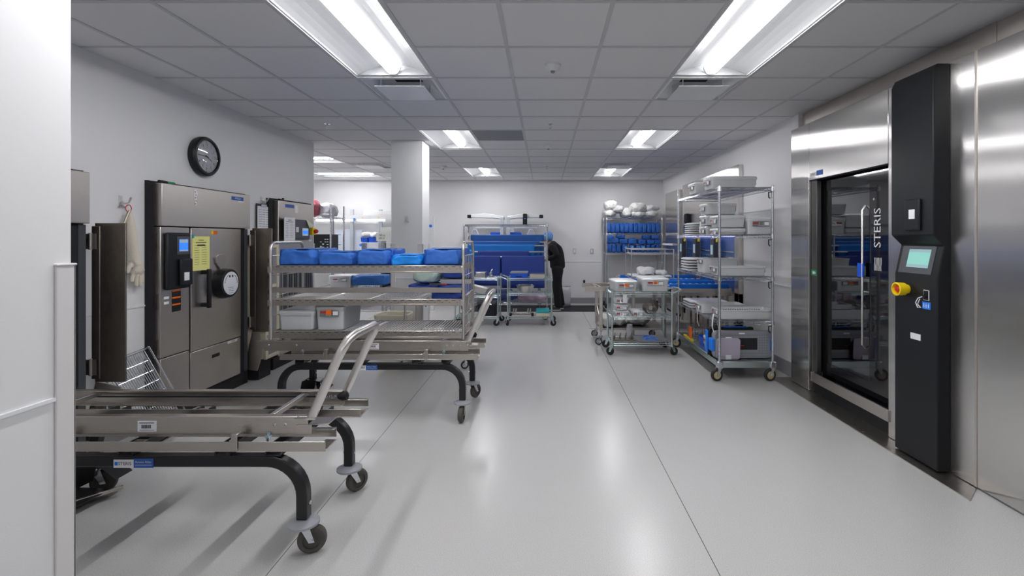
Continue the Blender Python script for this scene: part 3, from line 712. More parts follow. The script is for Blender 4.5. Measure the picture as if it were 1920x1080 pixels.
def container(label, loc, w, d, h, rotz=0, lid=True, tagc='orange', group='grey instrument containers', feet=False, lidonly=False, latch=True):
    """sterilization container, front (latch side) at local -y, width w along x, origin at base centre"""
    t = thing('instrument_container', label, 'container', loc, rotz, group)
    hb = h if not lid else h-.03
    b = MB(); r = .022; b.rr([(0,w-.05,d-.05,r),(.006,w-.036,d-.036,r),(hb-.014,w-.022,d-.022,r),(hb-.013,w-.008,d-.008,r+.006),(hb,w-.008,d-.008,r+.006)] + ([] if lid else [(hb,w-.024,d-.024,r),(.01,w-.045,d-.045,r)]), cap1=True)
    b.build('body', 'alu', t)
    if lid:
        l = MB(); l.rr([(hb+.001,w,d,r+.008),(hb+.014,w,d,r+.008),(hb+.024,w-.02,d-.02,r),(h-.004,w-.06,d-.06,r),(h,w-.09,d-.09,r)]); lo = l.build('lid', 'alul', t)
    if latch:
        zc = hb-.035 if h > .09 else hb*.5; lh = min(.05, h*.7)
        for s in (-1, 1):
            y = s*(d/2-.006); q = MB(); lw = min(.20, w*.62)
            q.box(-lw/2, lw/2, min(y,y+s*.008), max(y,y+s*.008), zc-lh/2, zc+lh/2)
            la = q.build('latch_plate', 'chrome', t, .002); yo = y+s*.009
            if s < 0 or True:
                q = MB(); q.box(-lw*.46, -lw*.16, min(yo-.001,yo+.001), max(yo-.001,yo+.001), zc-.002, zc+lh*.32); q.build('red_label', 'redlabel', la, smooth=False)
                q = MB(); q.box(lw*.2, lw*.46, min(yo-.001,yo+.001), max(yo-.001,yo+.001), zc-lh*.3, zc+lh*.3); q.build('card_holder', 'paper', la, smooth=False)
                q = MB(); q.tube([(-lw*.12,yo+s*.002,zc+lh*.25),(-lw*.12,yo+s*.012,zc-lh*.3),(lw*.12,yo+s*.012,zc-lh*.3),(lw*.12,yo+s*.002,zc+lh*.25)], .0035, 6); q.build('handle', 'tube', la)
                if tagc and s < 0:
                    q = MB(); q.box(-.022, .022, yo-.012, yo-.002, zc-.012, zc+.026); q.build('lock_tag', tagc, la, .004)
    return t
def blob(w, d, h, seed, n=10, k=.35, amp=.012, fr=7, flat=True, p=5, fold=0):
    bm = bmesh.new(); bmesh.ops.create_cube(bm, size=2); bmesh.ops.subdivide_edges(bm, edges=bm.edges, cuts=n, use_grid_fill=True)
    m = MB(); bm.verts.ensure_lookup_table(); vs = []
    for v in bm.verts:
        c = v.co; nn = (abs(c.x)**p+abs(c.y)**p+abs(c.z)**p)**(1/p); q = c/nn*max(abs(c.x),abs(c.y),abs(c.z))
        q = q.lerp(c.normalized()*1.1, k*.25) if k else q
        s = Vector((q.x*w/2, q.y*d/2, q.z*h/2+h/2)); e = noise.noise_vector(s*fr+Vector((seed*3.1, seed*1.7, seed)))*amp + noise.noise_vector(s*fr*2.7+Vector((seed, 5, 9)))*amp*.45
        s += e*(.35 if (flat and q.z < -.8) else 1)
        if fold:
            u = abs(q.x); t_ = u-(.84-.16*max(0, q.z))
            if q.y < -.8 and t_ > 0: s.y += min(t_*.35, .03)*fold
            if q.z > .8: s.z += .010*fold*(u**8)+.006*fold*math.sin(s.x*30+seed)*math.cos(s.y*17+seed)
        if flat: s.z = max(s.z, 0)
        vs.append(tuple(s))
    m.add(vs, [tuple(v.index for v in f.verts) for f in bm.faces]); bm.free(); return m
def pack(label, loc, w, d, h, rotz=0, mat='wrap', seed=1, group='blue wrapped packs', tapes=2, flap=True, cat='wrapped pack', n=10):
    t = thing('wrapped_pack', label, cat, loc, rotz, group)
    blob(w, d, h, seed, n=n, k=.03, amp=.010, fr=10, p=10, fold=1).build('wrap', mat, t, angle=180)
    if flap:
        f = MB(); z = h*.985; s = w*.46; e = d*.46; N = 8; vs = []; fs = []
        for i in range(N+1):
            for j in range(N+1):
                u = i/N; v = j/N; x = -s+2*s*u*(1-.45*abs(2*v-1)) + s*.45*abs(2*v-1); y = -e+2*e*v
                zz = z+.006 - (.35*h if abs(y) > e*.99 else 0)*0 + .004*noise.noise(Vector((x*12,y*12,seed)))
                if u == 0: zz -= .012
                vs.append((x,y,zz))
        for i in range(N):
            for j in range(N): fs.append((i*(N+1)+j,(i+1)*(N+1)+j,(i+1)*(N+1)+j+1,i*(N+1)+j+1))
        k = len(vs); vs += [(a,b_,c-.005) for a,b_,c in vs]; fs += [tuple(q+k for q in f_)[::-1] for f_ in fs]
        f.add(vs, fs); f.build('folded_flap', mat, t, angle=180)
    if tapes:
        tp = MB()
        for q in range(tapes):
            x = -w*.15+w*.3*q; tp.quadslab((x,-d*.1+.05*q,h*.99+.012),(x+.02,-d*.1+.05*q,h*.99+.012),(x+.035,d*.2+.05*q,h*.99+.012),(x+.015,d*.2+.05*q,h*.99+.012),(0,0,.0006))
        tp.build('tape', 'tape', t)
    return t
def zig(m, a, b, z, h, r, n):
    a, b = Vector(a), Vector(b); pts = []
    for k in range(n+1): p = a.lerp(b, k/n); pts.append((p.x, p.y, z+(h if k % 2 else 0)))
    m.tube(pts, r, 4)
def wire_shelf(par, x0, x1, y0, y1, z, mat, rim=.032, pitch=.03, along='y', name='wire_shelf', wr=.0022, rr=.004):
    m = MB()
    for zz in (z-.003, z-rim):
        m.tube([(x0,y0,zz),(x1,y0,zz),(x1,y1,zz),(x0,y1,zz)], rr, 6, closed=True)
    for a, b in (((x0,y0),(x1,y0)),((x0,y1),(x1,y1)),((x0,y0),(x0,y1)),((x1,y0),(x1,y1))):
        l = math.dist(a, b); zig(m, (*a,0), (*b,0), z-rim+.003, rim-.006, wr, max(2, int(l/.022)))
    if along == 'y':
        n = max(2, int((x1-x0)/pitch))
        for k in range(1, n): x = x0+(x1-x0)*k/n; m.tube([(x,y0,z),(x,y1,z)], wr, 4)
        for k in (1,2,3): y = y0+(y1-y0)*k/4; m.tube([(x0,y,z-.006),(x1,y,z-.006)], rr, 5)
    else:
        n = max(2, int((y1-y0)/pitch))
        for k in range(1, n): y = y0+(y1-y0)*k/n; m.tube([(x0,y,z),(x1,y,z)], wr, 4)
        for k in (1,2,3): x = x0+(x1-x0)*k/4; m.tube([(x,y0,z-.006),(x,y1,z-.006)], rr, 5)
    return m.build(name, mat, par)
def post(par, x, y, z0, z1, r, mat, shelves=()):
    m = MB(); prof = [(.001,z0),(r,z0)]
    z = z0
    while z+.05 < z1: z += .05; prof += [(r,z-.003),(r*.84,z-.0015),(r,z)]
    prof += [(r,z1-.004),(r*.7,z1),(.001,z1)]; m.lathe(prof, (x,y,0), n=12)
    for s in shelves: m.lathe([(r,s-.045),(r*1.55,s-.040),(r*1.35,s+.002),(r,s+.002)], (x,y,0), n=14)
    return m.build('post', mat, par)

# ================================================================ loading carts
def loading_cart(label, loc, yaws):
    c = thing('loading_cart', label, 'cart', loc, 0, 'black-legged sterilizer loading carts')
    for y in (0, .52):
        pts = [(-1.43,y,.165)]+arc((-1.27,y,.27),.16,180,90,8)+arc((-.16,y,.27),.16,90,0,8)+[(0,y,.165)]
        m = MB(); m.tube(pts, .05*.7071, 4, rot=PI/4)
        fr = m.build('leg_frame', 'black', c, .006, angle=50)
        bl = MB()
        for x in (-1.43, 0):
            bl.lathe([(.001,0),(.010,0),(.010,.006),(.001,.009)], (x+.025,y,.235), (1,0,0), 8); bl.lathe([(.001,0),(.010,0),(.010,.006),(.001,.009)], (x-.025,y,.235), (-1,0,0), 8)
        bl.build('bolt', 'chrome', fr)
    for x in (-.13, -.36, -.80, -1.28):
        m = MB(); m.box(x-.035, x+.035, -.02, .54, .452, .460); m.box(x-.035, x-.029, -.02, .54, .452, .495); m.box(x+.029, x+.035, -.02, .54, .452, .495)
        m.build('crossmember', 'black', c, .002)
    for y in (-.07, .34):
        m = MB(); m.box(-1.41, .13, y, y+.03, .496, .500); m.box(-1.41, .13, y, y+.004, .50, .54); m.box(-1.38, .13, y+.116, y+.12, .515, .560); m.box(-1.38, .13, y+.09, y+.12, .556, .560)
        for x in (-1.40, -.80, .08): m.box(x, x+.05, y+.004, y+.118, .500, .504)
        m.build('lower_channel', 'steel_h', c, .0015)
    for y, s in ((-.02, 1), (.38, -1)):
        m = MB(); m.prism([(-1.63,.633),(.03,.633),(.03,.556),(-1.55,.556)], 'y', y-.002, y+.002)
        m.box(-1.60, .03, min(y,y+s*.035), max(y,y+s*.035), .630, .634); m.box(-1.55, .03, min(y,y+s*.028), max(y,y+s*.028), .554, .558)
        ra = m.build('rail', 'steel_h', c, .0012)
        bm_ = MB()
        for x in (-1.52, -1.30, -.12, -.07): bm_.lathe([(.001,.0),(.008,.0),(.007,.004),(.001,.006)], (x,y-.002,.60), (0,-1,0), 10)
        bm_.build('bolt', 'chrome', ra)
    m = MB(); m.box(-.10, .03, -.026, -.022, .585, .628); m.box(-.02, .07, -.05, -.02, .628, .634); m.box(.03, .12, -.02, .07, .595, .600); m.box(-.02, .05, -.03, -.026, .556, .60)
    m.build('end_bracket', 'steel_h', c, .001)
    for x in (-.17, -1.28):
        m = MB(); m.tube([(x,-.02,.612),(x,.38,.612)], [.016,.016], 4, rot=PI/4); m.build('spacer_bar', 'tube', c, .002)
    for x in (-.145, -1.25):
        for y in (-.03, .385):
            m = MB(); m.cyl((x,y,.50),(x,y,.565), .008, n=8); m.cyl((x,y,.502),(x,y,.520), .015, n=6); m.cyl((x,y,.545),(x,y,.556), .015, n=6)
            m.build('levelling_bolt', pm('blue_zinc_bolt', (.50,.62,.70), .3, 1) if 'bz' not in M else M['bz'], c)
            M['bz'] = bpy.data.materials['blue_zinc_bolt']
    for x in (-.27, -1.05):
        m = MB(); m.box(x-.014, x+.014, -.078, -.074, .505, .575); m.box(x-.014, x+.014, -.078, -.045, .573, .577); m.box(x-.022, x-.014, -.078, -.06, .52, .55)
        m.build('clip', 'steel_h', c, .002)
    # handle
    m = MB(); fz = [(-.04+.10*0,-.02,.62),(.0+.11,-.02,.85),(.16,-.02,.885),(.185,.0,.935),(.195,.03,.962),(.205,.09,.985),(.205,.27,.985),(.19,.33,.965),(.18,.36,.94),(.165,.38,.90),(.11,.38,.80),(.0,.38,.62)]
    fz = [(.045,-.02,.63),(.165,-.02,.90),(.188,-.018,.945),(.20,.0,.975),(.21,.05,.99),(.212,.31,.99),(.203,.36,.975),(.19,.378,.945),(.165,.38,.90),(.03,.38,.60)]
    m.tube(fz, .0205, 14); m.build('push_handle', 'tube', c)
    m = MB(); m.cyl((-1.30,.355,.602),(-.10,.355,.602), .0045, n=8); m.build('release_rod', 'black', c)
    m = MB(); pts = [(-.09+.10*k/84, .355+.009*math.cos(k*.75*1), .602+.009*math.sin(k*.75)) for k in range(85)]; m.tube(pts, .0022, 5); m.build('spring', 'chrome', c)
    m = MB(); m.lathe([(.001,-.01),(.014,0),(.024,.022),(.022,.045),(.001,.055)], (.01,.355,.602), (1,0,.1), 20); m.build('knob', 'blackp', c)
    # stickers
    m = MB(); m.box(-.845, -.755, -.0275, -.026, .405, .442); st = m.build('brand_sticker', 'paper', c, smooth=False)
    m = MB(); m.text('STERIS', .021, (-.793,-.0285,.424), (1,0,0), (0,0,1)); m.build('lettering', 'ink', st, smooth=False)
    m = MB(); m.box(-.840, -.826, -.0282, -.0276, .416, .432); m.build('logo_mark', 'blueb', st, smooth=False)
    m = MB(); m.box(-.754, -.665, -.0275, -.026, .405, .446); st = m.build('brand_sticker', 'bluelabel', c, smooth=False)
    m = MB(); m.text('Amsco Atlas', .0145, (-.71,-.0285,.432), (1,0,0), (0,0,1)); m.box(-.748, -.672, -.0283, -.0277, .417, .4185); m.build('lettering', 'whitep', st, smooth=False)
    m = MB(); m.box(-.74, -.655, -.0235, -.022, .567, .615); st = m.build('barcode_label', 'paper', c, smooth=False)
    m = MB(); random.seed(3); x = -.722
    while x < -.68: w = random.choice((.001,.0018)); m.box(x, x+w, -.0242, -.0236, .582, .598); x += w+random.choice((.001,.0016))
    for z in (.604,.608,.573): m.box(-.732, -.665, -.0242, -.0236, z, z+.0016)
    m.build('barcode', 'ink', st, smooth=False)
    # casters
    caster(c, 0, 0, .152, .0635, .036, yaws[0], .035, tyre='rubber', hub='rubber', disc=.068)
    caster(c, 0, .52, .152, .0635, .036, yaws[1], .045, tyre='rubber', hub='rubber', disc=.068)
    for y in (0, .52):
        k = caster(c, -1.43, y, .165, .0635, .036, yaws[2], .035, tyre='rubber', hub='rubber')
        m = MB(); m.T = Matrix.Translation((-1.43, y, 0))
        m.prism([(-.10,.035),(.035,.10),(.05,.175),(-.03,.185),(-.075,.165)], 'y', -.055, -.051)
        m.prism([(-.10,.035),(.035,.10),(.05,.175),(-.03,.185),(-.075,.165)], 'y', .051, .055)
        m.quadslab((-.075,-.055,.165),(-.075,.055,.165),(-.03,.055,.185),(-.03,-.055,.185),(0,0,.004))
        m.quadslab((-.03,-.055,.182),(-.03,.055,.182),(.08,.055,.165),(.08,-.055,.165),(0,0,.004))
        m.quadslab((.08,-.055,.165),(.08,.055,.165),(.16,.055,.105),(.16,-.055,.105),(0,0,.004))
        m.build('caster_guard', 'black', k, .001)
    m = MB(); m.quadslab((-1.62,.05,.06),(-1.62,.47,.06),(-1.30,.47,.05),(-1.34,.18,.045),(0,0,.006)); m.build('brake_plate', 'black', c)
    m = MB(); m.bar((-1.60,.04,.05),(-1.26,.50,.05),.018); m.bar((-1.55,.02,.035),(-1.36,.26,.035),.022); m.build('brake_bar', 'steel_h', c, .002)
    return c
c1 = loading_cart('empty steel-railed loading cart on black legs in the left foreground', (-1.10, 2.22, 0), (R(20), R(50), R(30)))
c2 = loading_cart('black-legged loading cart carrying the tall rack of blue packs', (-.647, 3.84, 0), (R(-95), R(60), R(20)))

# ================================================================ rack on the second cart
RX0, RX1, RY0, RY1 = -2.155, -.655, 3.845, 4.36
lr = thing('loading_rack', 'three-level stainless loading rack standing on the far cart, blue packs on top', 'rack', (-1.4, 4.1, .634))
b = lambda name, mb, m, bevel=0, parent=None, **k: mb.build(name, m, parent or lr, bevel, world=True, **k)
for zt, zb in ((1.223, 1.166), (.957, .908), (.705, .648)):
    m = MB()
    for y, s in ((RY0, 1), (RY1, -1)):
        m.box(RX0, RX1, y-.002, y+.002, zb+.012, zt); m.box(RX0, RX1, min(y-s*.006,y+s*.012), max(y-s*.006,y+s*.012), zb, zb+.012)
        m.box(RX0, RX1, min(y,y+s*.012), max(y,y+s*.012), zt-.003, zt+.001)
    m.box(RX0, RX0+.004, RY0, RY1, zb+.01, zt); m.box(RX1-.004, RX1, RY0, RY1, zb+.01, zt)
    sh = b('shelf_rail', m, 'steel_h', .001)
    if zt < 1.6:
        sl = MB()
        for k in range(26):
            x = RX0+.03+.058*k; sl.box(x, x+.028, RY0-.0026, RY0-.0021, zt-.011, zt-.007)
            sl.lathe([(.0001,.0),(.003,.0)], (x+.04, RY0-.0026, zt-.026), (0,-1,0), 6)
        b('slot', sl, 'gap', parent=sh, smooth=False)
    for q in range(4):
        g = MB(); xa = RX0+.01+(RX1-RX0-.02)*q/4; xb = RX0+.01+(RX1-RX0-.02)*(q+1)/4
        for y in (RY0+.015, RY1-.015): g.box(xa, xb, y-.006, y+.006, zt-.016, zt-.006)
        for x in (xa+.006, xb-.006): g.box(x-.005, x+.005, RY0+.012, RY1-.012, zt-.013, zt-.005)
        n = 15
        for k in range(1, n): x = xa+(xb-xa)*k/n; g.tube([(x,RY0+.01,zt-.006),(x,RY1-.01,zt-.006)], .0036, 5)
        for k in range(1, 7): y = RY0+(RY1-RY0)*k/7; g.tube([(xa,y,zt-.012),(xb,y,zt-.012)], .003, 5)
        b('grating', g, 'tube')
m = MB(); m.box(RX0, RX1, RY0-.004, RY0, 1.010, 1.049); m.box(RX0, RX1, RY0-.004, RY0+.014, 1.046, 1.049)
b('guard_rail', m, 'steel_h', .001)
for x, s in ((RX0, -1), (RX1, 1)):
    m = MB(); x += s*.012; zt = 1.405; r = .06
    pts = [(x,RY0,.64)]+[(x,p[1],p[2]) for p in arc((x,RY0+r,zt-r),r,180,90,6,'yz')]+[(x,p[1],p[2]) for p in arc((x,RY1-r,zt-r),r,90,0,6,'yz')]+[(x,RY1,.64)]
    m.tube(pts, .0125, 12); hp = b('end_hoop', m, 'tube')
    g = MB()
    for k in range(1, 6): y = RY0+(RY1-RY0)*k/6; g.tube([(x,y,.66),(x,y,1.30)], .0028, 5)
    for z in (.66, .82, .98, 1.14, 1.30): g.tube([(x,RY0,z),(x,RY1,z)], .0035, 5)
    b('wire_mesh', g, 'tube', parent=hp)
    g = MB()
    for z in (.76, .88, 1.0, 1.12, 1.25): g.box(x-.0135, x-.009, RY0-.0135, RY0-.009, z, z+.03)
    b('peg_slots', g, 'gap', parent=hp, smooth=False)
    g = MB()
    for z in (1.195, .93): g.box(x-.02, x+.008, RY0-.012, RY0+.002, z-.03, z+.02)
    b('corner_bracket', g, 'steel_h', .002, parent=hp)
# blue packs on the rack
PK = [(-2.125, -1.825, .125, 'wrap', 'far left blue wrapped pack on the rack top'), (-1.81, -1.52, .105, 'wrap', 'lower blue wrapped pack on the rack top, second from the left'),
      (-1.505, -1.235, .122, 'wrap', 'blue wrapped pack in the middle of the rack top'), (-1.225, -.975, .08, 'azure', 'bright azure wrapped pack on the rack top, flatter than the rest'),
      (-.965, -.665, .128, 'wrap', 'far right blue wrapped pack on the rack top, beside the hoop')]
for q, (xa, xb, h, mt, lb) in enumerate(PK):
    pack(lb, ((xa+xb)/2, 4.09, 1.223), xb-xa+.012, .47, h, mat=mt, seed=q+1, group='packs on top of the loaded rack', n=24)
pack('small dark blue pack on the middle shelf of the loaded rack', (-.785, 4.05, .955), .25, .36, .05, mat='wrap3', seed=9, group=None, tapes=0)
container('long grey container with closed lid at the left of the bottom rack shelf', (-1.985, 4.05, .703), .30, .36, .165, rotz=0, tagc=None, group='grey instrument containers', latch=False)
lt = [o for o in bpy.data.objects if o.get('label', '').startswith('long grey container')][0]
m = MB(); m.box(.146, .152, -.09, .05, .07, .12); la = m.build('latch_plate', 'chrome', lt, .002); m = MB(); m.tube([(.15,-.06,.11),(.165,-.06,.06),(.165,.02,.06),(.15,.02,.11)], .004, 6); m.build('handle', 'tube', la)
container('tall grey container with orange lock tag on the bottom rack shelf', (-1.715, 4.07, .703), .245, .40, .205)

# ================================================================ tall wire shelving by the right wall
EX0, EX1, EY0, EY1 = 1.765, 2.30, 4.90, 6.40
es_ = thing('wire_shelving', 'tall chrome wire shelving on tan-hubbed casters full of grey containers', 'shelving', (2.03, 5.65, 0))
for x in (EX0, EX1):
    for y in (EY0, EY1): 
        o = post(es_, x, y, .15, 1.975, .0135, 'chrome', (1.955, 1.475, 1.047, .602)); 
for z in (1.955, 1.475, 1.047, .602): wire_shelf(es_, EX0, EX1, EY0, EY1, z, 'chrome', along='x', pitch=.032)
m = MB(); m.box(EX0-.01, EX1+.01, EY0-.01, EY1+.01, .178, .196); m.box(EX0-.012, EX1+.012, EY0-.012, EY0-.004, .135, .196); m.box(EX0-.012, EX0-.004, EY0, EY1, .135, .196); m.box(EX1+.004, EX1+.012, EY0, EY1, .135, .196); m.box(EX0, EX1, EY1+.004, EY1+.012, .135, .196)
m.build('solid_shelf', 'zinc', es_, .003)
for x in (EX0, EX1):
    for y in (EY0, EY1):
        m = MB(); m.box(x-.03, x+.03, y-.03, y+.03, .13, .20); m.build('corner_casting', 'chrome', es_, .008)
        caster(es_, x, y, .14, .0635, .032, R(190) if y < 5.5 else R(150), .03, fork='chrome', tyre='rubberb', hub='hub')
for c in [o for o in bpy.data.objects if o.parent == es_]: c.location = (-2.03, -5.65, 0)
for z in (1.955, 1.475, 1.047, .602):
    m = MB(); m.T = Matrix.Translation((EX1-2.03, EY0-5.65, z)); m.tube([(-.015,0,-.05),(-.04,0,-.05),(-.04,0,-.10),(-.03,-.01,-.115)], .006, 6); m.build('shelf_hook', 'gap', es_)
L = -PI/2; SG = 'grey containers on the tall wire shelving'
def ec(lb, x, y, z, w, d, h, **k): return container(lb, (x, y, z), d, w, h, rotz=L, group=SG, tagc=None, **k)   # long side w along x, latch end facing -x
ec('long grey container on the very top shelf, nearest', 1.985, 5.21, 1.957, .50, .26, .135)
ec('grey container on the very top shelf, behind the long one', 1.93, 5.75, 1.957, .40, .28, .135)
ec('shallow grey container under the near stack on the second shelf', 1.92, 5.10, 1.477, .30, .26, .07)
ec('grey container topping the near stack on the second shelf', 1.92, 5.10, 1.549, .30, .26, .13)
container('grey container with red label at the right end of the second shelf', (2.20, 5.11, 1.477), .28, .34, .175, tagc=None, group=SG)
ec('shallow container under the taller stack on the second shelf', 1.96, 5.50, 1.477, .36, .24, .10)
ec('grey container in the middle of the taller second-shelf stack', 1.96, 5.50, 1.579, .36, .24, .12)
ec('highest grey container of the middle stack on the second shelf', 1.96, 5.50, 1.701, .36, .24, .13)
ORD = ['first','second','third','fourth','fifth','sixth','seventh','eighth','ninth','tenth','eleventh','twelfth']
def lids(n, x, y, z, w, d, nm, grp, rz=L, pitch=.026):
    for k in range(n):
        m = MB(); m.rr([(0,d,w,.03),(.012,d,w,.03),(.018,d-.03,w-.03,.025),(.022,d-.07,w-.07,.02)]); m.T = Matrix()
        o = solo('container_lid', m, 'alul', ('bottom' if k == 0 else 'topmost' if k == n-1 else ORD[k]+' from the bottom')+' '+nm, 'lid', (x, y, z+pitch*k), rz, grp)
lids(6, 1.94, 6.05, 1.477, .33, .26, 'grey lid in the lid stack on the second shelf', 'lids stacked on the second shelf')
ec('large grey container on the middle shelf with lids behind it', 1.95, 5.50, 1.049, .40, .28, .165, lid=False)
ec('shallow grey tray container on the middle shelf, nearest', 2.03, 5.12, 1.049, .52, .26, .095, lid=False)
lids(5, 1.90, 6.0, 1.049, .36, .30, 'grey lid in the lid stack on the middle shelf', 'lids stacked on the middle shelf', pitch=.032)
ec('open shallow grey container on the lower shelf, nearest, with instruments inside', 2.075, 5.10, .604, .57, .26, .10, lid=False)
ec('open shallow grey container on the lower shelf, behind the nearest', 1.98, 5.50, .604, .50, .27, .10, lid=False)
lids(3, 1.98, 6.0, .604, .46, .34, 'flat silver lid of the stack on the lower shelf', 'lids stacked on the lower shelf', pitch=.03)
m = MB(); random.seed(5)
for k in range(16): x = 1.88+.025*k; m.tube([(x,5.02+random.random()*.03,.672),(x+.02,5.16,.685)], .005, 5)
solo('instrument_set', m, 'steel_dark', 'steel instruments lying in the open near container of the lower shelf', 'instruments')
def paper_tag(lb, pts, w=.012):
    m = MB(); pts = [Vector(p) for p in pts]
    for a, b_ in zip(pts[:-1], pts[1:]): m.quadslab(a, a+Vector((0,w,0)), b_+Vector((0,w,0)), b_, (.0012,0,0))
    return solo('hang_tag', m, 'paper', lb, 'tag')
paper_tag('curled white tag hanging from the nearest lower-shelf container', [(1.75,5.02,.655),(1.735,5.0,.60),(1.73,5.0,.53),(1.745,5.0,.47)], .03)
paper_tag('thin white strap hanging from the second lower-shelf container', [(1.73,5.45,.66),(1.715,5.45,.59),(1.72,5.46,.50),(1.745,5.48,.45)], .014)
paper_tag('white tag dangling from the second-shelf stack', [(1.74,5.40,1.62),(1.735,5.42,1.54),(1.735,5.42,1.50)], .03)
# bottom shelf
big = thing('positioning_case', 'large grey perforated case with blue end handles standing on the bottom shelf', 'case', (2.03, 5.0, .197))
m = MB(); m.T = Matrix.Rotation(-PI/2, 4, 'X'); m.rr([(0,.60,.265,.05),(.012,.62,.285,.05),(.06,.62,.285,.05),(.075,.60,.265,.05)]); m.T = Matrix()
mm = MB(); mm.T = Matrix.Translation((.02,.0,.145)); mm.add(m.v, m.f); mm.build('shell', 'greyp', big)
m = MB(); m.box(-.07, .15, -.082, -.076, .10, .20); m.T = Matrix.Translation((0,.075,0)); 
m = MB(); m.box(-.04, .16, -.004, .004, .095, .215); m.build('recess', 'gap', big, .004)
m = MB(); m.box(-.01, .02, -.006, -.004, .135, .142); m.build('red_mark', 'red', big)
m = MB()
for r in range(9):
    for c_ in range(30):
        x = -.24+.0175*c_; z = .03+.027*r
        if -.06 < x < .18 and .08 < z < .23: continue
        m.lathe([(.0001,0),(.0035,0)], (x, -.0008, z), (0,-1,0), 6)
m.build('holes', 'gap', big, smooth=False)
for x in (-.285, .325):
    m = MB(); m.box(x-.035, x+.010, -.008, .08, .08, .21); m.build('handle', 'blueb', big, .012)
m = MB(); m.box(-.03, .03, -.0012, 0, .255, .268); m.build('badge', 'paper', big, smooth=False)
blue = thing('positioning_case', 'blue-rimmed black case standing behind the large grey perforated case', 'case', (2.0, 5.14, .197))
m = MB(); m.box(-.27, .22, 0, .05, 0, .30); m.build('shell', 'blackp', blue, .02); m = MB(); m.box(-.282, -.268, -.005, .055, .03, .27); m.box(-.10, .15, -.005, .055, .295, .305); m.build('rim', 'blueb', blue, .006)
lil = thing('perforated_tray', 'lilac perforated plastic tray leaning in front of the large case', 'tray', (1.875, 4.955, .197), 0)
m = MB(); m.T = Matrix.Rotation(R(-86), 4, 'X') @ Matrix.Translation((0,-.115,0)); m.rr([(0,.235,.22,.03),(.022,.235,.22,.03)]); m.build('shell', 'lilac', lil)
m = MB()
for r in range(13):
    for c_ in range(13): m.lathe([(.0001,0),(.003,0)], (-.096+.016*c_+(.008 if r % 2 else 0), -.0015-.001, .018+.016*r), (0,-1,0), 6)
m.build('holes', 'gap', lil, smooth=False)
for z in (.005, .19):
    m = MB(); m.box(-.03, .03, -.012, .004, z, z+.045); m.build('latch', 'alul', lil, .004)
wb_ = thing('wire_basket', 'wire basket with orange end handles at the far end of the bottom shelf', 'basket', (1.99, 5.95, .197))
m = MB()
for z in (.02, .09, .16):
    m.tube([(-.20,-.14,z),(.20,-.14,z),(.20,.14,z),(-.20,.14,z)], .004, 5, closed=True)
for k in range(15):
    x = -.20+.4*k/14; m.tube([(x,-.14,.16),(x,-.14,.01),(x,.14,.01),(x,.14,.16)], .002, 4)
m.build('basket', 'chrome', wb_)
for x in (-.205, .205): m = MB(); m.box(x-.008, x+.008, -.05, .05, .03, .16); m.build('handle', 'orange', wb_, .004)
m = MB(); m.rr([(0,.22,.15,.02),(.10,.26,.18,.02),(.10,.25,.17,.02),(.01,.21,.14,.02)])
solo('storage_bin', m, 'bluep', 'small blue plastic bin on the bottom shelf of the tall wire shelving', 'bin', (1.90, 5.62, .197), L)
container('grey container with red label on the bottom shelf beside the black case', (1.91, 5.34, .197), .22, .28, .17, rotz=L, group=SG, tagc=None)
m = MB(); m.box(-.012, .012, -.18, .18, 0, .02)
solo('yellow_strip', m, 'yellow', 'yellow strip lying along the edge of the bottom shelf', 'strip', (1.785, 6.02, .197), 0)

# ================================================================ small three-shelf wire cart builder
def wire_cart(label, x0, x1, y0, y1, ztop, hz, side, mat='zinc', yaw=(2.6, 2.9, .3, .6)):
    cx, cy = (x0+x1)/2, (y0+y1)/2; c = thing('wire_cart', label, 'cart', (cx, cy, 0), 0, 'small zinc wire carts')
    a0, a1, b0, b1 = x0-cx, x1-cx, y0-cy, y1-cy
    q = 0
    for x in (a0, a1):
        for y in (b0, b1):
            post(c, x, y, .125, ztop+.012, .0125, mat, hz); caster(c, x, y, .13, .05, .028, yaw[q], .028, fork=mat, tyre='rubberb', hub='rubberb'); q += 1
    for z in hz: wire_shelf(c, a0, a1, b0, b1, z, mat, rim=.028, pitch=.026)
    s = -1 if side < 0 else 1; xx = a0 if s < 0 else a1
    m = MB(); m.tube([(xx,b0,ztop-.035),(xx+s*.03,b0,ztop-.02),(xx+s*.12,b0+.04,ztop+.012),(xx+s*.135,0,ztop+.018),(xx+s*.12,b1-.04,ztop+.012),(xx+s*.03,b1,ztop-.02),(xx,b1,ztop-.035)], .011, 10)
    m.build('push_handle', mat, c); return c
wire_cart('wire cart in front of the steel trolley, two grey containers on top', .832, 1.566, 5.97, 6.39, .785, (.775, .473, .15), 1)
container('smaller grey container with orange tag on top of the right wire cart', (1.00, 6.20, .777), .30, .42, .14, rotz=R(3), group='containers on top of the right wire cart')
container('larger grey container with orange tag on top of the right wire cart', (1.375, 6.21, .777), .35, .44, .17, rotz=R(-2), group='containers on top of the right wire cart')
tg = thing('hang_tag', 'white paper tag hanging from the smaller container on the right wire cart', 'tag', (.985, 5.955, .70))
m = MB(); m.box(-.025, .025, -.003, -.001, -.055, .045); m.build('card', 'paper', tg, smooth=False); m = MB(); m.tube([(0,-.002,.045),(0,-.004,.11),(0,.01,.15)], .002, 4); m.build('string', 'whitep', tg)
for k, (z, h, lb) in enumerate(((.475,.075,'lowest small white container in the stack on the right wire cart'),(.551,.075,'middle small white container in the stack on the right wire cart'),(.627,.09,'top small white container in the stack on the right wire cart'))):
    container(lb, (.955, 6.12, z), .20, .22, h, tagc=None, group='small containers on the right wire cart')
container('single small white container on the middle shelf of the right wire cart', (1.16, 6.12, .475), .18, .2, .07, tagc=None, group='small containers on the right wire cart')
m = MB()
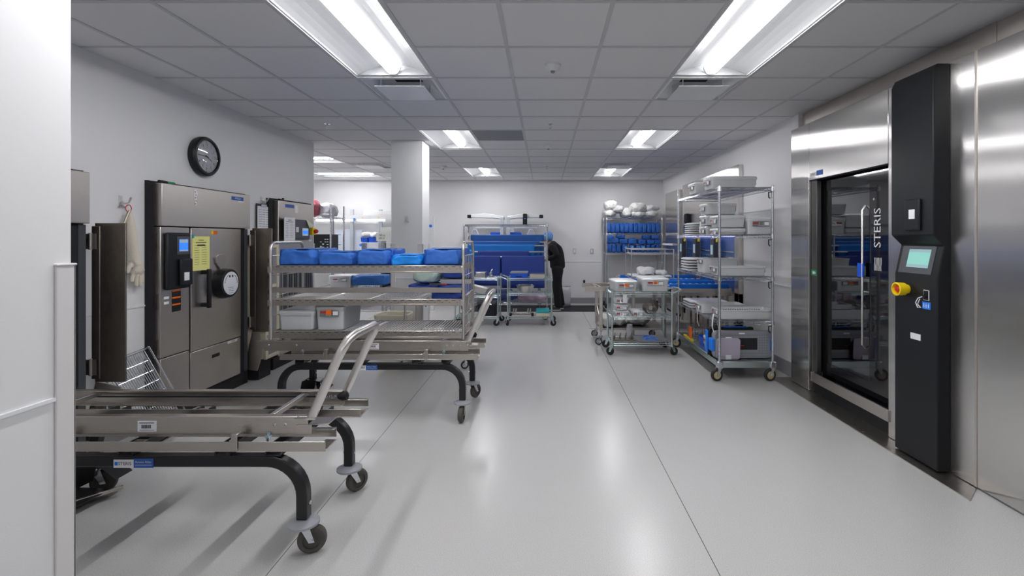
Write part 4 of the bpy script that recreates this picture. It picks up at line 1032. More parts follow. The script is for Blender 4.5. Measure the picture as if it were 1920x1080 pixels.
for k in range(12): m.tube(arc((0,0,0), .095-.012*(k % 6), 0, 360, 26, 'xz')[:-1], .004, 5, closed=True); 
m2 = MB(); m2.T = Matrix.Translation((0,0,.10)) @ Matrix.Rotation(R(18),4,'X')
for k in range(6):
    pts = [(p[0], p[1]-.012*k, p[2]) for p in arc((0,0,0), .098-.006*k, 0, 360, 26, 'xz')[:-1]]; m2.tube(pts, .004, 5, closed=True)
for k in range(30):
    a = 2*PI*k/30; m2.tube([(.03*math.cos(a), -.03, .03*math.sin(a)), (.098*math.cos(a+.3), 0, .098*math.sin(a+.3))], .003, 4)
solo('wire_basket', m2, 'steel_dark', 'round dark steamer-like metal basket leaning on the right wire cart', 'basket', (1.33, 6.10, .478))
m = MB(); m.lathe([(.001,0),(.040,0),(.042,.01),(.042,.12),(.036,.15),(.036,.16),(.001,.16)]); 
solo('plastic_bottle', m, 'clear', 'cloudy white plastic bottle on the bottom shelf of the right wire cart', 'bottle', (1.11, 6.34, .152))
tr2 = thing('instrument_tray', 'flat grey plastic tray on the bottom shelf of the right wire cart', 'tray', (1.34, 6.18, .153))
m = MB(); m.rr([(0,.38,.34,.04),(.02,.39,.35,.04),(.02,.37,.33,.04),(.012,.36,.32,.03)]); m.build('tray', 'greyp', tr2)
for x, y in ((.0,-.08),(-.0,.07)):
    m = MB(); m.lathe([(.05,.012),(.07,.022),(.09,.012)], (x,y,0), n=20); m.T = Matrix(); m.build('blue_ring', 'blueb', tr2)
m = MB()
for k in range(4): m.tube([(-.12+.07*k,0,.0),(-.12+.07*k,.0,.05),(-.10+.07*k,.08,.07)], .010, 8)
m.box(-.15, .12, -.05, .10, 0, .012); solo('instrument_rack', m, 'steel_dark', 'steel instrument holder at the left of the bottom shelf of the right wire cart', 'instrument holder', (1.00, 6.13, .153))

# ================================================================ steel transfer trolley behind
tt = thing('transfer_trolley', 'square-legged stainless transfer trolley behind the right wire cart', 'trolley', (1.2, 6.85, 0))
b = lambda name, mb, m, bevel=0, parent=None, **k: mb.build(name, m, parent or tt, bevel, world=True, **k)
for x in (.76, 1.60):
    for y in (6.55, 7.10): b('leg', MB().box(x-.022, x+.022, y-.022, y+.022, .19, .74), 'steel', .003)
for x in (1.10, 1.30): b('leg', MB().box(x-.02, x+.02, 7.08, 7.12, .23, .74), 'steel', .003)
m = MB(); m.box(.55, 1.63, 6.53, 6.56, .72, .785); m.box(.55, 1.63, 7.10, 7.13, .72, .785); b('top_rail', m, 'steel_h', .003)
m = MB(); m.box(.70, .72, 6.56, 7.10, .70, .77); m.box(1.60, 1.62, 6.56, 7.10, .70, .77); m.bar((.78,6.56,.76),(.72,7.1,.76),.03); b('end_rail', m, 'steel_h', .003)
b('bottom_shelf', MB().box(.74, 1.62, 6.53, 7.12, .205, .228), 'steel', .003)
b('side_brace', MB().quadslab((.745,6.55,.36),(.745,7.10,.50),(.745,7.10,.44),(.745,6.55,.24),(.01,0,0)), 'steel')
m = MB(); m.lathe([(.001,0),(.014,0),(.018,.02),(.014,.04),(.001,.045)], (.58,7.11,.785), (0,0,1), 12); b('release_knob', m, 'blackp')
for x in (.76, 1.60):
    for y in (6.55, 7.10):
        k = caster(tt, x-1.2, y-6.85, .19, .05, .028, PI, .03, fork='chrome', tyre='rubber', hub='chrome')
        m = MB(); m.T = Matrix.Translation((x-1.2, y-6.85, 0)); m.box(-.11, .02, -.015, .015, .113, .121); m.build('brake_pedal', 'chrome', k, .003)
def linen(lb, loc, w, d, h, seed, rz=0, m='linen', grp=None, name='linen_bundle', cat='linen'):
    return solo(name, blob(w, d, h, seed, n=20, k=1.2, amp=.026, fr=8, p=2.7), m, lb, cat, loc, rz, grp, angle=180)
o = linen('cream bundle of folded linen at the right of the trolley shelf', (1.27, 6.85, .229), .42, .42, .20, 21)
linen('cream bundle of linen in the middle of the trolley shelf', (1.02, 6.8, .229), .24, .40, .19, 22); linen('soft white linen bag at the left of the trolley shelf', (.86, 6.75, .229), .22, .40, .15, 23)

# ================================================================ conveyor washer on the right wall
cw = thing('tunnel_washer', 'stainless tunnel washer set in the right wall behind the tall wire shelving', 'washer', (2.5, 7.5, 0))
b = lambda name, mb, m, bevel=0, parent=None, **k: mb.build(name, m, parent or cw, bevel, world=True, **k)
WX = 2.50
b('front_panel', MB().box(WX, XR-.001, 6.26, 8.80, 1.48, 2.39), 'mirror', .002)
for ya, yb in ((6.26,6.40),(7.02,7.18),(7.85,8.0),(8.62,8.80)): b('pillar', MB().box(WX, XR-.001, ya, yb, .1, 1.48), 'steel', .002)
b('base_panel', MB().box(WX, XR-.001, 6.26, 8.80, 0, .72), 'steel', .002)
for ya, yb in ((6.40,7.02),(7.18,7.85),(8.0,8.62)):
    d = b('sliding_door', MB().box(WX+.02, WX+.03, ya, yb, .72, 1.48), 'violet', .001)
    m = MB(); m.tube([(WX+.015,ya+.04,1.25),(WX+.015,yb-.04,1.25)], .010, 8); m.tube([(WX+.015,ya+.04,1.18),(WX+.015,yb-.04,1.18)], .006, 8); b('door_bar', m, 'chrome', parent=d)
    b('strip_light', MB().box(WX-.006, WX+.004, ya, yb, 1.462, 1.474), 'led')
    cu = b('control_pod', MB().prism([(WX,1.45),(WX-.07,1.43),(WX-.07,1.05),(WX,.98)], 'y', yb-.03, yb+.12), 'darkgrey', .004)
    b('pod_screen', MB().box(WX-.072, WX-.07, yb, yb+.09, 1.20, 1.34), 'screen_l', parent=cu)
    b('orange_key', MB().box(WX-.05, WX-.02, yb-.10, yb-.06, .92, 1.02), 'orange', .008)
    b('orange_key_top', MB().box(WX-.05, WX-.02, yb-.10, yb-.06, 1.38, 1.43), 'yellow', .006)
cab = thing('steel_cabinet', 'tall stainless cabinet in the far right corner beside the blue packs shelf', 'cabinet', (2.46, 9.3, 0))
b = lambda name, mb, m, bevel=0, parent=None, **k: mb.build(name, m, parent or cab, bevel, world=True, **k)
b('body', MB().box(2.44, XR-.001, 8.90, 9.80, .05, 2.33), 'mirror', .003)
b('ledge', MB().box(2.36, 2.45, 8.95, 9.75, 1.30, 1.335), 'white', .003); b('plinth', MB().box(2.46, XR-.001, 8.92, 9.78, 0, .05), 'gap')
md = thing('wall_dispenser', 'black rounded dispenser on the tunnel washer front, seen through the shelving', 'dispenser', (WX, 8.35, 1.60))
MB().box(-.10, 0, -.06, .06, 0, .26).build('cover', 'blackp', md, .03); MB().box(-.104, -.10, -.04, .03, .06, .10).build('window', 'greyp', md)
# conveyor tables with blue rails
def conveyor(label, x0, x1, y0, y1, z, rails=(0,1)):
    c = thing('conveyor_table', label, 'table', ((x0+x1)/2, (y0+y1)/2, 0), 0, 'conveyor tables of the tunnel washer')
    b = lambda name, mb, m, bevel=0, parent=None, **k: mb.build(name, m, parent or c, bevel, world=True, **k)
    m = MB(); m.box(x0, x1, y0, y0+.03, z-.13, z-.03); m.box(x0, x1, y1-.03, y1, z-.13, z-.03); m.box(x0, x0+.03, y0, y1, z-.13, z-.03); m.box(x0,x1,y0,y1,z-.10,z-.09); b('frame', m, 'steel', .003)
    for y in [(y0, y1-.06)[r_] for r_ in rails]:
        m = MB(); m.prism([(x0,z-.035),(x1-.03,z-.035),(x1-.055,z+.028),(x0+.01,z+.028)], 'y', y, y+.05); b('blue_rail', m, 'blueb', .004)
    n = int((x1-x0)/.085)
    for k in range(n): x = x0+.05+(x1-x0-.1)*k/max(1,n-1); b('roller', MB().cyl((x,y0+.06,z-.02),(x,y1-.07,z-.02),.018,n=10), 'tube')
    for x in (x0+.05, x1-.08):
        for y in (y0+.01, y1-.04): b('leg', MB().box(x, x+.04, y, y+.035, 0, z-.12), 'steel', .002)
    return c
conveyor('nearest conveyor table with two blue rails behind the wire shelving', 1.66, 2.49, 6.46, 7.02, .80)
conveyor('middle conveyor table with blue rails running to the tunnel washer', 1.25, 2.49, 7.22, 7.84, .80, (0,))
conveyor('farthest conveyor table with blue rails near the corner cabinet', 1.25, 2.49, 8.05, 8.6, .80, (0,))
# chrome rack standing on the middle conveyor
cr = thing('washer_rack', 'open chrome washer rack standing on the middle conveyor table', 'rack', (1.60, 7.53, .83))
m = MB(); x0, x1, y0, y1 = -.30, .33, -.27, .27; H = .44
for z in (H, H-.07): m.tube([(x0,y0,z),(x1,y0,z),(x1,y1,z),(x0,y1,z)], .009, 8, closed=True)
for x in (x0, x1):
    for y in (y0, y1): m.tube([(x,y,0),(x,y,H)], .009, 8)
m.tube([(x0,y0,.01),(x1,y0,.01),(x1,y1,.01),(x0,y1,.01)], .010, 8, closed=True); m.build('frame', 'tube', cr)
m = MB()
for k in range(1, 8): x = x0+(x1-x0)*k/8; m.tube([(x,y0,.02),(x,y1,.02)], .003, 4); m.tube([(x,y1,.02),(x,y1,.22)], .003, 4)
for z in (.09, .16, .22): m.tube([(x0,y1,z),(x1,y1,z)], .003, 4)
m.build('wire_mesh', 'tube', cr)
m = MB(); m.box(x0+.02, x1-.02, y0+.02, y1-.02, .025, .045); m.build('tray', 'white', cr, .006)
linen('crumpled white cloth in the left of the chrome washer rack', (1.56, 7.50, .876), .26, .30, .12, 31); linen('smaller crumpled white cloth at the right of the chrome washer rack', (1.79, 7.50, .876), .20, .26, .07, 32)

# ================================================================ wire shelving of blue packs at the back wall
BX0, BX1, BY0, BY1 = 1.27, 2.40, 9.92, 10.38
bs = thing('wire_shelving', 'wire shelving at the back wall stacked with blue packs and white linen', 'shelving', ((BX0+BX1)/2, (BY0+BY1)/2, 0))
cx, cy = (BX0+BX1)/2, (BY0+BY1)/2; HZ = (1.85, 1.535, 1.135, .40)
for x in (BX0-cx, BX1-cx):
    for y in (BY0-cy, BY1-cy): post(bs, x, y, .12, 1.875, .013, 'chrome', HZ); caster(bs, x, y, .13, .05, .028, 2.0, .02, tyre='rubberb', hub='rubberb')
for z in HZ: wire_shelf(bs, BX0-cx, BX1-cx, BY0-cy, BY1-cy, z, 'chrome', pitch=.03)
LN = [(1.36,1.86,.24,.30,.17,10,'lowest left white linen bag on the back shelving'),(1.38,2.0,.26,.32,.22,11,'tallest white linen bag heaped at the left of the back shelving'),(1.53,1.95,.27,.3,.17,12,'second white linen bag from the left on the back shelving'),
      (1.70,1.86,.22,.32,.20,13,'slanting white linen bag in the middle of the back shelving'),(1.93,1.86,.32,.34,.13,14,'flat linen bag under the big folded one on the back shelving'),(1.95,1.975,.36,.36,.19,15,'big folded white linen bag on top of the back shelving'),
      (2.22,1.86,.26,.34,.15,16,'lower right white linen bag on the back shelving'),(2.22,1.99,.28,.34,.14,17,'upper right white linen bag on the back shelving')]
for x, z, w, d, h, sd, lb in LN: linen(lb, (x, 10.14, z), w, d, h, sd, R(sd*7 % 20), grp='white linen bags on the back shelving')
p0 = thing('wrapped_bottle_pack', 'small upright blue wrapped pack in the row on the back shelving', 'wrapped pack', (0,0,0), 0, 'upright blue packs in a row on the back shelving')
blob(.09, .16, .215, 40, n=7, k=.3, amp=.012, fr=14, p=6).build('wrap', 'wrap', p0, angle=180)
m = MB(); m.tube([(-.03,0,.210),(0,-.03,.217),(.03,0,.210)], .006, 5); m.build('folded_top', 'wrap', p0)
for k in range(12):
    if k == 0: o = p0; o.location = (BX0+.05, 10.06, 1.537)
    else: o = dup(p0, (BX0+.05+.093*k, 10.06, 1.537), rotz=R((k*37) % 14-7))
    o['label'] = ORD[k]+' from the left of the upright blue packs in a row on the back shelving'
G2 = 'jumbled blue packs on the lower level of the back shelving'
jm = [(1.33,0,12,.08,.18),(1.43,0,0,.09,.19),(1.53,0,-4,.09,.17),(1.65,0,10,.11,.19),(1.80,0,0,.09,.17),(1.92,0,6,.10,.16),(2.03,0,-3,.09,.17),(2.14,0,2,.08,.17),(2.24,0,-3,.09,.17),(2.34,0,2,.08,.17)]
for q, (x, z, a, w, h) in enumerate(jm):
    t_ = thing('wrapped_bottle_pack', ORD[q]+' from the left of the small blue packs standing under the jumbled pile', 'wrapped pack', (x, 10.07, 1.137), R(a), G2)
    blob(w, .16, h, 50+q, n=7, k=.3, amp=.014, fr=14, p=6).build('wrap', 'wrap', t_, angle=180)
    if q in (3, 4, 5, 6): m = MB(); m.box(-.02, .03, -.084, -.080, .10, .125); m.build('tape', 'tape', t_)
UL = ['leftmost lying','second lying','middle lying','fourth lying','fifth lying','rightmost lying','upper right inner','top right','top left','slanting leftmost']
jm = [(1.46,.19,.17,.11),(1.63,.18,.18,.11),(1.82,.175,.18,.12),(2.01,.17,.16,.11),(2.19,.17,.16,.10),(2.33,.175,.13,.10),(2.11,.275,.17,.09),(2.29,.275,.17,.09),(1.57,.29,.17,.09),(1.36,.19,.13,.17)]
for q, (x, z, w, h) in enumerate(jm):
    t_ = thing('wrapped_bottle_pack', UL[q]+' blue pack on the jumbled pile of the back shelving', 'wrapped pack', (x, 10.07, 1.137+z), R((q*31) % 12-6), G2)
    blob(w, .18, h, 70+q, n=7, k=.3, amp=.014, fr=14, p=6).build('wrap', 'wrap', t_, angle=180)

# ================================================================ roll rack with hanging wrap sheets
QX0, QX1, QY0, QY1 = -1.42, .045, 8.55, 9.05
rr_ = thing('wrap_rack', 'wheeled chrome rack hung with sheets of blue sterilization wrap', 'rack', ((QX0+QX1)/2, 8.8, 0))
cx, cy = (QX0+QX1)/2, 8.8
for x in (QX0-cx, QX1-cx):
    for y in (QY0-cy, QY1-cy): post(rr_, x, y, .13, 1.70, .0145, 'chrome', (1.68,.30)); caster(rr_, x, y, .14, .0635, .032, R(170), .03, tyre='rubberb', hub='hub')
wire_shelf(rr_, QX0-cx, QX1-cx, QY0-cy, QY1-cy, 1.68, 'chrome', pitch=.05); wire_shelf(rr_, QX0-cx, QX1-cx, QY0-cy, QY1-cy, .30, 'chrome', pitch=.05)
for side in (QX0-cx, QX1-cx):
    m = MB(); m.bar((side,QY1-cy-.02,1.52),(side,QY0-cy,1.06),.03)
    m.build('notched_bracket', 'tube', rr_)
SH = [ # px0, px1, y top, Y, z drop bottom, mat, bar px0,px1
    (883, 1020, 440, 9.00, .85, 'wrap2', 880, 1024, 'topmost mid blue wrap sheet on the rack'),
    (888, 1012, 452, 8.90, .80, 'wrap2', 878, 1024, 'second blue wrap sheet from the top of the rack'),
    (870, 1002, 458.5, 8.80, 1.12, 'azure', 866, 1024, 'bright azure wrap sheet on the rack'),
    (896, 992, 470, 8.70, .95, 'wrap3', 868, 1024, 'narrow dark blue wrap sheet below the azure one'),
    (866, 938, 479.5, 8.58, .60, 'wrap3', 862, 1024, 'lowest left dark blue wrap sheet at the front of the rack'),
    (941, 1021, 479.5, 8.56, .56, 'wrap3', None, None, 'lowest right dark blue wrap sheet at the front of the rack')]
for q, (xa, xb, yt, Y, zb, mt, ba, bb, lb) in enumerate(SH):
    z = ZZ(yt, Y)-.02; x0, x1 = XX(xa, Y), XX(xb, Y); x0 = max(x0, QX0+.03); x1 = min(x1, QX1-.03)
    if ba:
        m = MB(); m.T = Matrix.Translation((-cx,-cy,0)); m.cyl((QX0,Y,z),(QX1,Y,z),.014,n=12); m.build('hanging_bar', 'tube', rr_)
    sh = thing('wrap_sheet', lb, 'wrap sheet', ((x0+x1)/2, Y, z), 0, 'blue wrap sheets draped on the rack')
    n = 22; hh = z-zb; prof = [(.018,-hh*.9)]+[(.018*math.cos(a), .018*math.sin(a)) for a in [PI*k/8 for k in range(9)]]+[(-.018,-hh*k/8) for k in range(1,9)]
    vs = []; fs = []; w = x1-x0
    for i in range(n+1):
        x = -w/2+w*i/n
        for j, (yy, zz) in enumerate(prof):
            dy = .010*noise.noise(Vector((x*3+q*7, zz*3, q)))*min(1, abs(zz)*3); vs.append((x, yy+dy, zz))
    k = len(prof)
    for i in range(n):
        for j in range(k-1): fs.append((i*k+j, (i+1)*k+j, (i+1)*k+j+1, i*k+j+1))
    m = MB(); m.add(vs, fs); o = m.build('cloth', mt, sh, angle=180); so = o.modifiers.new('thick', 'SOLIDIFY'); so.thickness = .003

# ---- carts in front of the rack
wire_cart('small wire cart before the blue wrap rack, metal bowl on its middle shelf', -.60, .118, 7.95, 8.38, .79, (.78, .53, .15), -1, yaw=(2.0,2.5,.4,.2))
wire_cart('small wire cart half hidden behind the loaded rack, dark tool box on its bottom shelf', -1.47, -.765, 7.98, 8.40, .79, (.78, .49, .15), -1, yaw=(2.8,2.5,3.4,.6))
def simple(name, label, cat, loc, parts, rotz=0, group=None):
    t = thing(name, label, cat, loc, rotz, group)
    for n_, m_, mt, bv in parts: m_.build(n_, mt, t, bv)
    return t
simple('instrument_case', 'blue case with grey lid on top of the cart beside the metal tray', 'case', (-.42, 8.12, .782), [('body', MB().box(-.14,.14,-.15,.15,0,.075), 'bluep', .008), ('lid', MB().box(-.145,.145,-.155,.155,.075,.10), 'greyp', .008), ('handle', MB().tube([(-.05,-.15,.03),(-.05,-.17,.03),(.05,-.17,.03),(.05,-.15,.03)],.006,6), 'blackp', 0)])
m = MB()
for k in range(12):
    m.tube([(-.12+.022*k,-.12,.0),(-.12+.022*k,-.12,.075)], .002, 4); m.tube([(-.12+.022*k,-.12,.075),(-.12+.022*k,.12,.075)], .002, 4)
m.box(-.125,.125,-.12,.12,0,.06)
simple('perforated_tray', 'silver lidded instrument tray on top of the cart beside the blue case', 'tray', (-.12, 8.12, .782), [('tray', m, 'steel', .003)])
m = MB(); m.lathe([(.001,0),(.10,0),(.108,.01),(.15,.115),(.158,.118),(.150,.124),(.145,.112),(.10,.012),(.001,.006)], n=32)
simple('metal_bowl', 'round stainless bowl on the middle shelf of the small wire cart', 'bowl', (-.32, 8.12, .532), [('bowl', m, 'tube', 0)])
m = MB(); m.box(-.16,.16,-.06,.06,0,.025)
for x in (-.14,-.10,.10,.14): m.tube([(x,0,.02),(x+.01,0,.12)], .012, 8)
simple('instrument_rack', 'black-ended steel instrument holder at the bottom of the small wire cart', 'instrument holder', (-.38, 8.05, .152), [('rack', m, 'steel', .002), ('end_block', MB().box(-.2,-.16,-.05,.05,0,.05).box(.16,.2,-.05,.05,0,.05), 'blackp', .01)])
simple('storage_box', 'teal lidded box with cream bottom on the bottom shelf of the small wire cart', 'box', (-.03, 8.12, .152), [('body', MB().box(-.11,.11,-.14,.14,0,.055), 'beige', .004), ('lid', MB().box(-.11,.11,-.14,.14,.056,.10), 'teal', .01)])
simple('steel_box', 'flat stainless box on top of the half-hidden wire cart', 'box', (-1.12, 8.15, .782), [('body', MB().box(-.14,.14,-.15,.15,0,.09), 'tube', .006)])
m = MB(); m.cyl((0,0,0),(0,0,.08),.03,n=12); m.cyl((0,0,.08),(.03,0,.14),.012,n=8); m.box(-.05,.06,-.04,.04,0,.03)
simple('metal_fitting', 'small shiny metal fitting beside the flat stainless box on the wire cart', 'instrument', (-.90, 8.12, .782), [('fitting', m, 'chrome', .003)])
m = MB(); m.T = Matrix.Rotation(R(14),4,'Y'); m.rr([(0,.26,.2,.03),(.10,.30,.24,.03),(.10,.29,.23,.03),(.006,.25,.19,.03)])
o = simple('steam_pan', 'tilted empty stainless pan on the middle shelf of the half-hidden wire cart', 'pan', (-1.10, 8.15, .53), [('pan', m, 'tube', 0)])
simple('tool_box', 'black plastic tool box with silver latches on the bottom shelf of the wire cart', 'box', (-.95, 8.12, .152), [('body', MB().box(-.15,.15,-.12,.12,0,.19), 'blackp', .01), ('lid', MB().box(-.155,.155,-.125,.125,.192,.24), 'darkgrey', .01), ('handle', MB().tube([(-.08,-.12,.2),(-.08,-.15,.2),(.08,-.15,.2),(.08,-.12,.2)],.008,6), 'chrome', 0)])
simple('hang_tag', 'white bottle-shaped tag hanging on the black tool box', 'tag', (-1.03, 7.955, .13), [('card', MB().prism([(-.03,-.05),(.03,-.05),(.03,.05),(.012,.07),(.012,.10),(-.012,.10),(-.012,.07),(-.03,.05)],'y',-.002,0), 'paper', 0)])
# ---- workbench behind, with uprights, canopies
def bench(label, x0, x1, y0, y1, z, ups, canx, shz, uo=.50):
    t = thing('workbench', label, 'workbench', ((x0+x1)/2, (y0+y1)/2, 0)); b = lambda name, mb, m, bevel=0, parent=None, **k: mb.build(name, m, parent or t, bevel, world=True, **k)
    b('worktop', MB().box(x0, x1, y0, y1, z-.035, z), 'whitep', .004)
    for x in (x0+.06, x1-.06):
        m = MB(); m.box(x-.03, x+.03, y0+.05, y1-.02, .06, .10); m.box(x-.03, x+.03, (y0+y1)/2, (y0+y1)/2+.06, .10, z-.035); b('leg', m, 'greyp', .004)
        for y in (y0+.08, y1-.06): caster(t, x-(x0+x1)/2, y-(y0+y1)/2, .07, .028, .02, 0, .012, tyre='rubberb')
    for x in ups: b('upright', MB().box(x-.035, x+.035, y1-uo-.06, y1-uo, z-.03, shz), 'greyw', .004)
    for a, c_ in canx:
        k = b('overhead_shelf', MB().box(a, c_, y1-.42, y1-.03, shz-.20, shz-.175), 'white', .004)
        b('shelf_lip', MB().box(a, c_, y1-.43, y1-.42, shz-.215, shz-.15), 'white', .002, parent=k)
    return t
bench('workbench against the back wall behind the blue wrap rack, paired white canopies', -1.50, -.05, 9.95, 10.45, .92, (-.87, -.74), ((-1.46,-.90),(-.70,-.16)), 1.86)
for lb, x0, x1, zz, s in (('left white sloping task light over the back workbench', -1.55, -.84, 1.87, -1), ('right white sloping task light over the back workbench', -.76, -.07, 1.87, 1)):
    t = thing('task_light', lb, 'lamp', ((x0+x1)/2, 10.15, zz)); w = (x1-x0)/2
    m = MB(); pr = [(-w,-.01),(-w,.05),(-w*.1,.08),(w,.02),(w,-.045),(w*.4,-.02)]; pr = pr if s < 0 else [(-x, z) for x, z in pr]
    m.prism(pr, 'y', -.16, .16); m.build('canopy', 'white', t, .01)
    e = -w if s < 0 else w; m = MB(); m.box(e-.04, e+.04, -.17, .0, -.02, .05); m.build('end_clamp', 'blackp', t, .012)
t = thing('scanner', 'black upright handset standing on the back workbench canopy', 'scanner', (-.40, 9.95, 1.70)); MB().box(-.045,.045,-.03,.03,0,.24).build('body','blackp',t,.02); MB().box(-.01,.01,-.032,-.03,.13,.14).build('lamp','screen',t)
simple('storage_bin', 'blue storage bin behind the left side of the topmost wrap sheet', 'bin', (-1.02, 10.15, 1.50), [('bin', MB().box(-.10,.10,-.10,.10,0,.06), 'bluep', .006)])
simple('storage_bin', 'blue storage bin right of the white uprights of the back workbench', 'bin', (-.62, 10.15, 1.50), [('bin', MB().box(-.14,.14,-.10,.10,0,.06), 'bluep', .006)])
simple('bin_shelf', 'low white shelf carrying the blue bins of the back workbench', 'shelf', (-.80, 10.2, 1.475), [('board', MB().box(-.45,.45,-.14,.20,0,.022), 'white', .003), ('bracket', MB().box(-.05,-.02,.15,.2,-.56,0).box(.02,.05,.15,.2,-.56,0), 'white', 0)])
for lb, x, s in (('white hanging garment left of the uprights over the back workbench', -1.30, 1), ('white hanging garment right of the uprights over the back workbench', -.25, 1)):
    m = MB(); m.prism([(-.16,-.22),(.16,-.22),(.03,.06),(-.03,.06)], 'y', -.02, .02); m2 = MB(); m2.tube([(0,0,.06),(0,0,.10),(.015,0,.12),(.0,0,.135)], .004, 5)
    simple('hanging_cover', lb, 'cover', (x, 9.055, 1.545), [('cover', m, 'paper', .008), ('hanger', m2, 'chrome', 0)])
simple('paper_roll', 'pink plastic bag on the lower shelf behind the small wire cart', 'bag', (-.22, 8.8, .305), [('bag', blob(.5,.34,.15,81,n=12,k=1,amp=.03,fr=9,p=3), 'pink', 0)]).name = 'plastic_bag'
simple('plastic_bag', 'dark blue plastic bag on the lower shelf behind the small wire cart', 'bag', (-.75, 8.8, .305), [('bag', blob(.52,.36,.20,82,n=12,k=1,amp=.03,fr=9,p=3), 'bagblue', 0)])
bg = thing('waste_bag', 'clear plastic waste bag on the floor beside the person', 'bag', (.42, 10.20, 0)); blob(.26,.28,.42,84,n=10,k=.4,amp=.02,fr=8,p=5).build('bag','clear',bg,angle=180); MB().box(-.11,.13,-.02,.0,.42,.435).build('bin_rim','greyp',bg)
# anti-fatigue mat on the floor
m = MB(); m.rr([(0,2.7,.85,.03),(.012,2.66,.81,.03)]); solo('floor_mat', m, 'mat', 'long black anti-fatigue mat on the floor along the back wall', 'mat', (-.12, 9.90, .0005))
# outlets
def outlet(lb, loc, rz=0):
    t = thing('wall_outlet', lb, 'outlet', loc, rz); MB().box(-.036,.036,-.006,0,-.058,.058).build('plate','chrome',t,.002); MB().box(-.016,.016,-.009,-.006,-.035,.035).build('socket','whitep',t,.001)
outlet('steel-plated wall outlet right of the person', (XX(1077,YB), YB, ZZ(471,YB))); outlet('steel-plated wall outlet nearer the blue pack shelving', (XX(1110,YB), YB, ZZ(471,YB)))
outlet('wall outlet low on the back wall left of the column', (XX(712,YB), YB, ZZ(531,YB)))
# ================================================================ the person
pe = thing('person', 'person in black scrubs and blue cap bending over the bench behind the wrap rack', 'person', (.20, 9.72, 0))
B = lambda x, y, z: (x, y, z)
body = skinned('body', [
    (None, [(B(.05,0,.90),(.085,.10)), (B(.045,0,1.03),(.08,.10)), (B(.0,0,1.16),(.08,.10)), (B(-.06,0,1.28),(.08,.10)), (B(-.12,0,1.34),(.05,.055)), (B(-.15,0,1.39),(.07,.075)), (B(-.155,0,1.46),(.07,.075))]),
    (0, [(B(.055,-.09,.80),(.07,.07)), (B(.03,-.10,.48),(.052,.052)), (B(.07,-.11,.10),(.040,.040)), (B(.0,-.12,.05),(.042,.04)), (B(-.09,-.13,.04),(.038,.03))]),
    (0, [(B(.055,.09,.80),(.07,.07)), (B(.06,.10,.48),(.052,.052)), (B(.14,.11,.10),(.040,.040)), (B(.07,.11,.05),(.042,.04)), (B(-.02,.11,.04),(.038,.03))]),
    (3, [(B(-.05,-.17,1.27),(.042,.042)), (B(.04,-.23,1.07),(.035,.035)), (B(-.20,-.16,1.0),(.028,.028)), (B(-.27,-.14,.98),(.026,.018)), (B(-.32,-.14,.965),(.012,.010))]),
    (3, [(B(-.05,.17,1.27),(.042,.042)), (B(-.02,.22,1.05),(.035,.035)), (B(-.22,.18,.99),(.028,.028)), (B(-.29,.17,.98),(.026,.018)), (B(-.34,.17,.965),(.012,.010))])], 'skin', pe)
top = skinned('scrub_top', [
    (None, [(B(.06,0,.80),(.142,.165)), (B(.062,0,.90),(.142,.165)), (B(.05,0,1.06),(.138,.165)), (B(.005,0,1.18),(.15,.18)), (B(-.04,0,1.28),(.14,.19)), (B(-.09,0,1.345),(.075,.09))]),
    (4, [(B(-.04,-.18,1.28),(.085,.08)), (B(.05,-.24,1.09),(.072,.066)), (B(-.15,-.175,1.015),(.048,.048))]), (4, [(B(-.04,.18,1.28),(.085,.08)), (B(-.02,.23,1.07),(.07,.065)), (B(-.17,.19,1.0),(.048,.048))])], 'cloth', pe)
tr_ = skinned('scrub_trousers', [(None, [(B(.055,0,.93),(.15,.16)), (B(.055,0,.84),(.15,.165))]), (1, [(B(.06,-.09,.72),(.108,.10)), (B(.035,-.10,.48),(.088,.085)), (B(.07,-.11,.10),(.078,.075)), (B(.07,-.11,.07),(.078,.075))]), (1, [(B(.06,.09,.72),(.108,.10)), (B(.07,.10,.48),(.088,.085)), (B(.14,.11,.10),(.078,.075)), (B(.14,.11,.07),(.078,.075))])], 'cloth', pe)
m = MB(); m.lathe([(.001,.13),(.05,.12),(.095,.07),(.105,.0),(.10,-.04),(.092,-.05)], (-.135,0,1.445), (.25,0,1), 24); m.build('bouffant_cap', 'cap', pe)
m = MB(); m.T = Matrix.Translation((-.15,0,1.405))
for s in (-1, 1): m.lathe([(.001,-.012),(.012,-.006),(.014,0),(.001,.01)], (.0,s*.078,-.01), (0,s,0), 10)
m.lathe([(.001,.0),(.012,.0),(.016,-.03),(.001,-.04)], (-.085,0,.0), (-.35,0,1), 8); m.build('ears_and_nose', 'skin', pe)
for y, x in ((-.12, 0), (.11, .07)):
    m = MB(); m.T = Matrix.Translation((x, y, 0)) ; m.rr([(.012,.26,.085,.035),(.035,.27,.09,.035),(.06,.24,.08,.035),(.085,.12,.07,.03)], cx=-.02); sh = m.build('shoe', 'blackp', pe)
    m = MB(); m.T = Matrix.Translation((x, y, 0)); m.rr([(.0125,.28,.095,.04),(.028,.28,.095,.04)], cx=-.02); m.build('sole', 'whitep', sh)
# hands: five short fingers each
for s, hx, hy in ((-1,-.27,-.14),(1,-.29,.17)):
    ch = [(None, [((hx,hy,.98),(.03,.016)),((hx-.05,hy,.972),(.034,.014))])]
    for k in range(4): ch.append((1, [((hx-.085,hy-.03+.02*k,.965),.009),((hx-.115-.004*(k % 2),hy-.032+.021*k,.945),.0085)]))
    ch.append((0, [((hx-.03,hy+s*.035,.97),.011),((hx-.06,hy+s*.05,.955),.009)])); skinned('hand', ch, 'skin', pe)

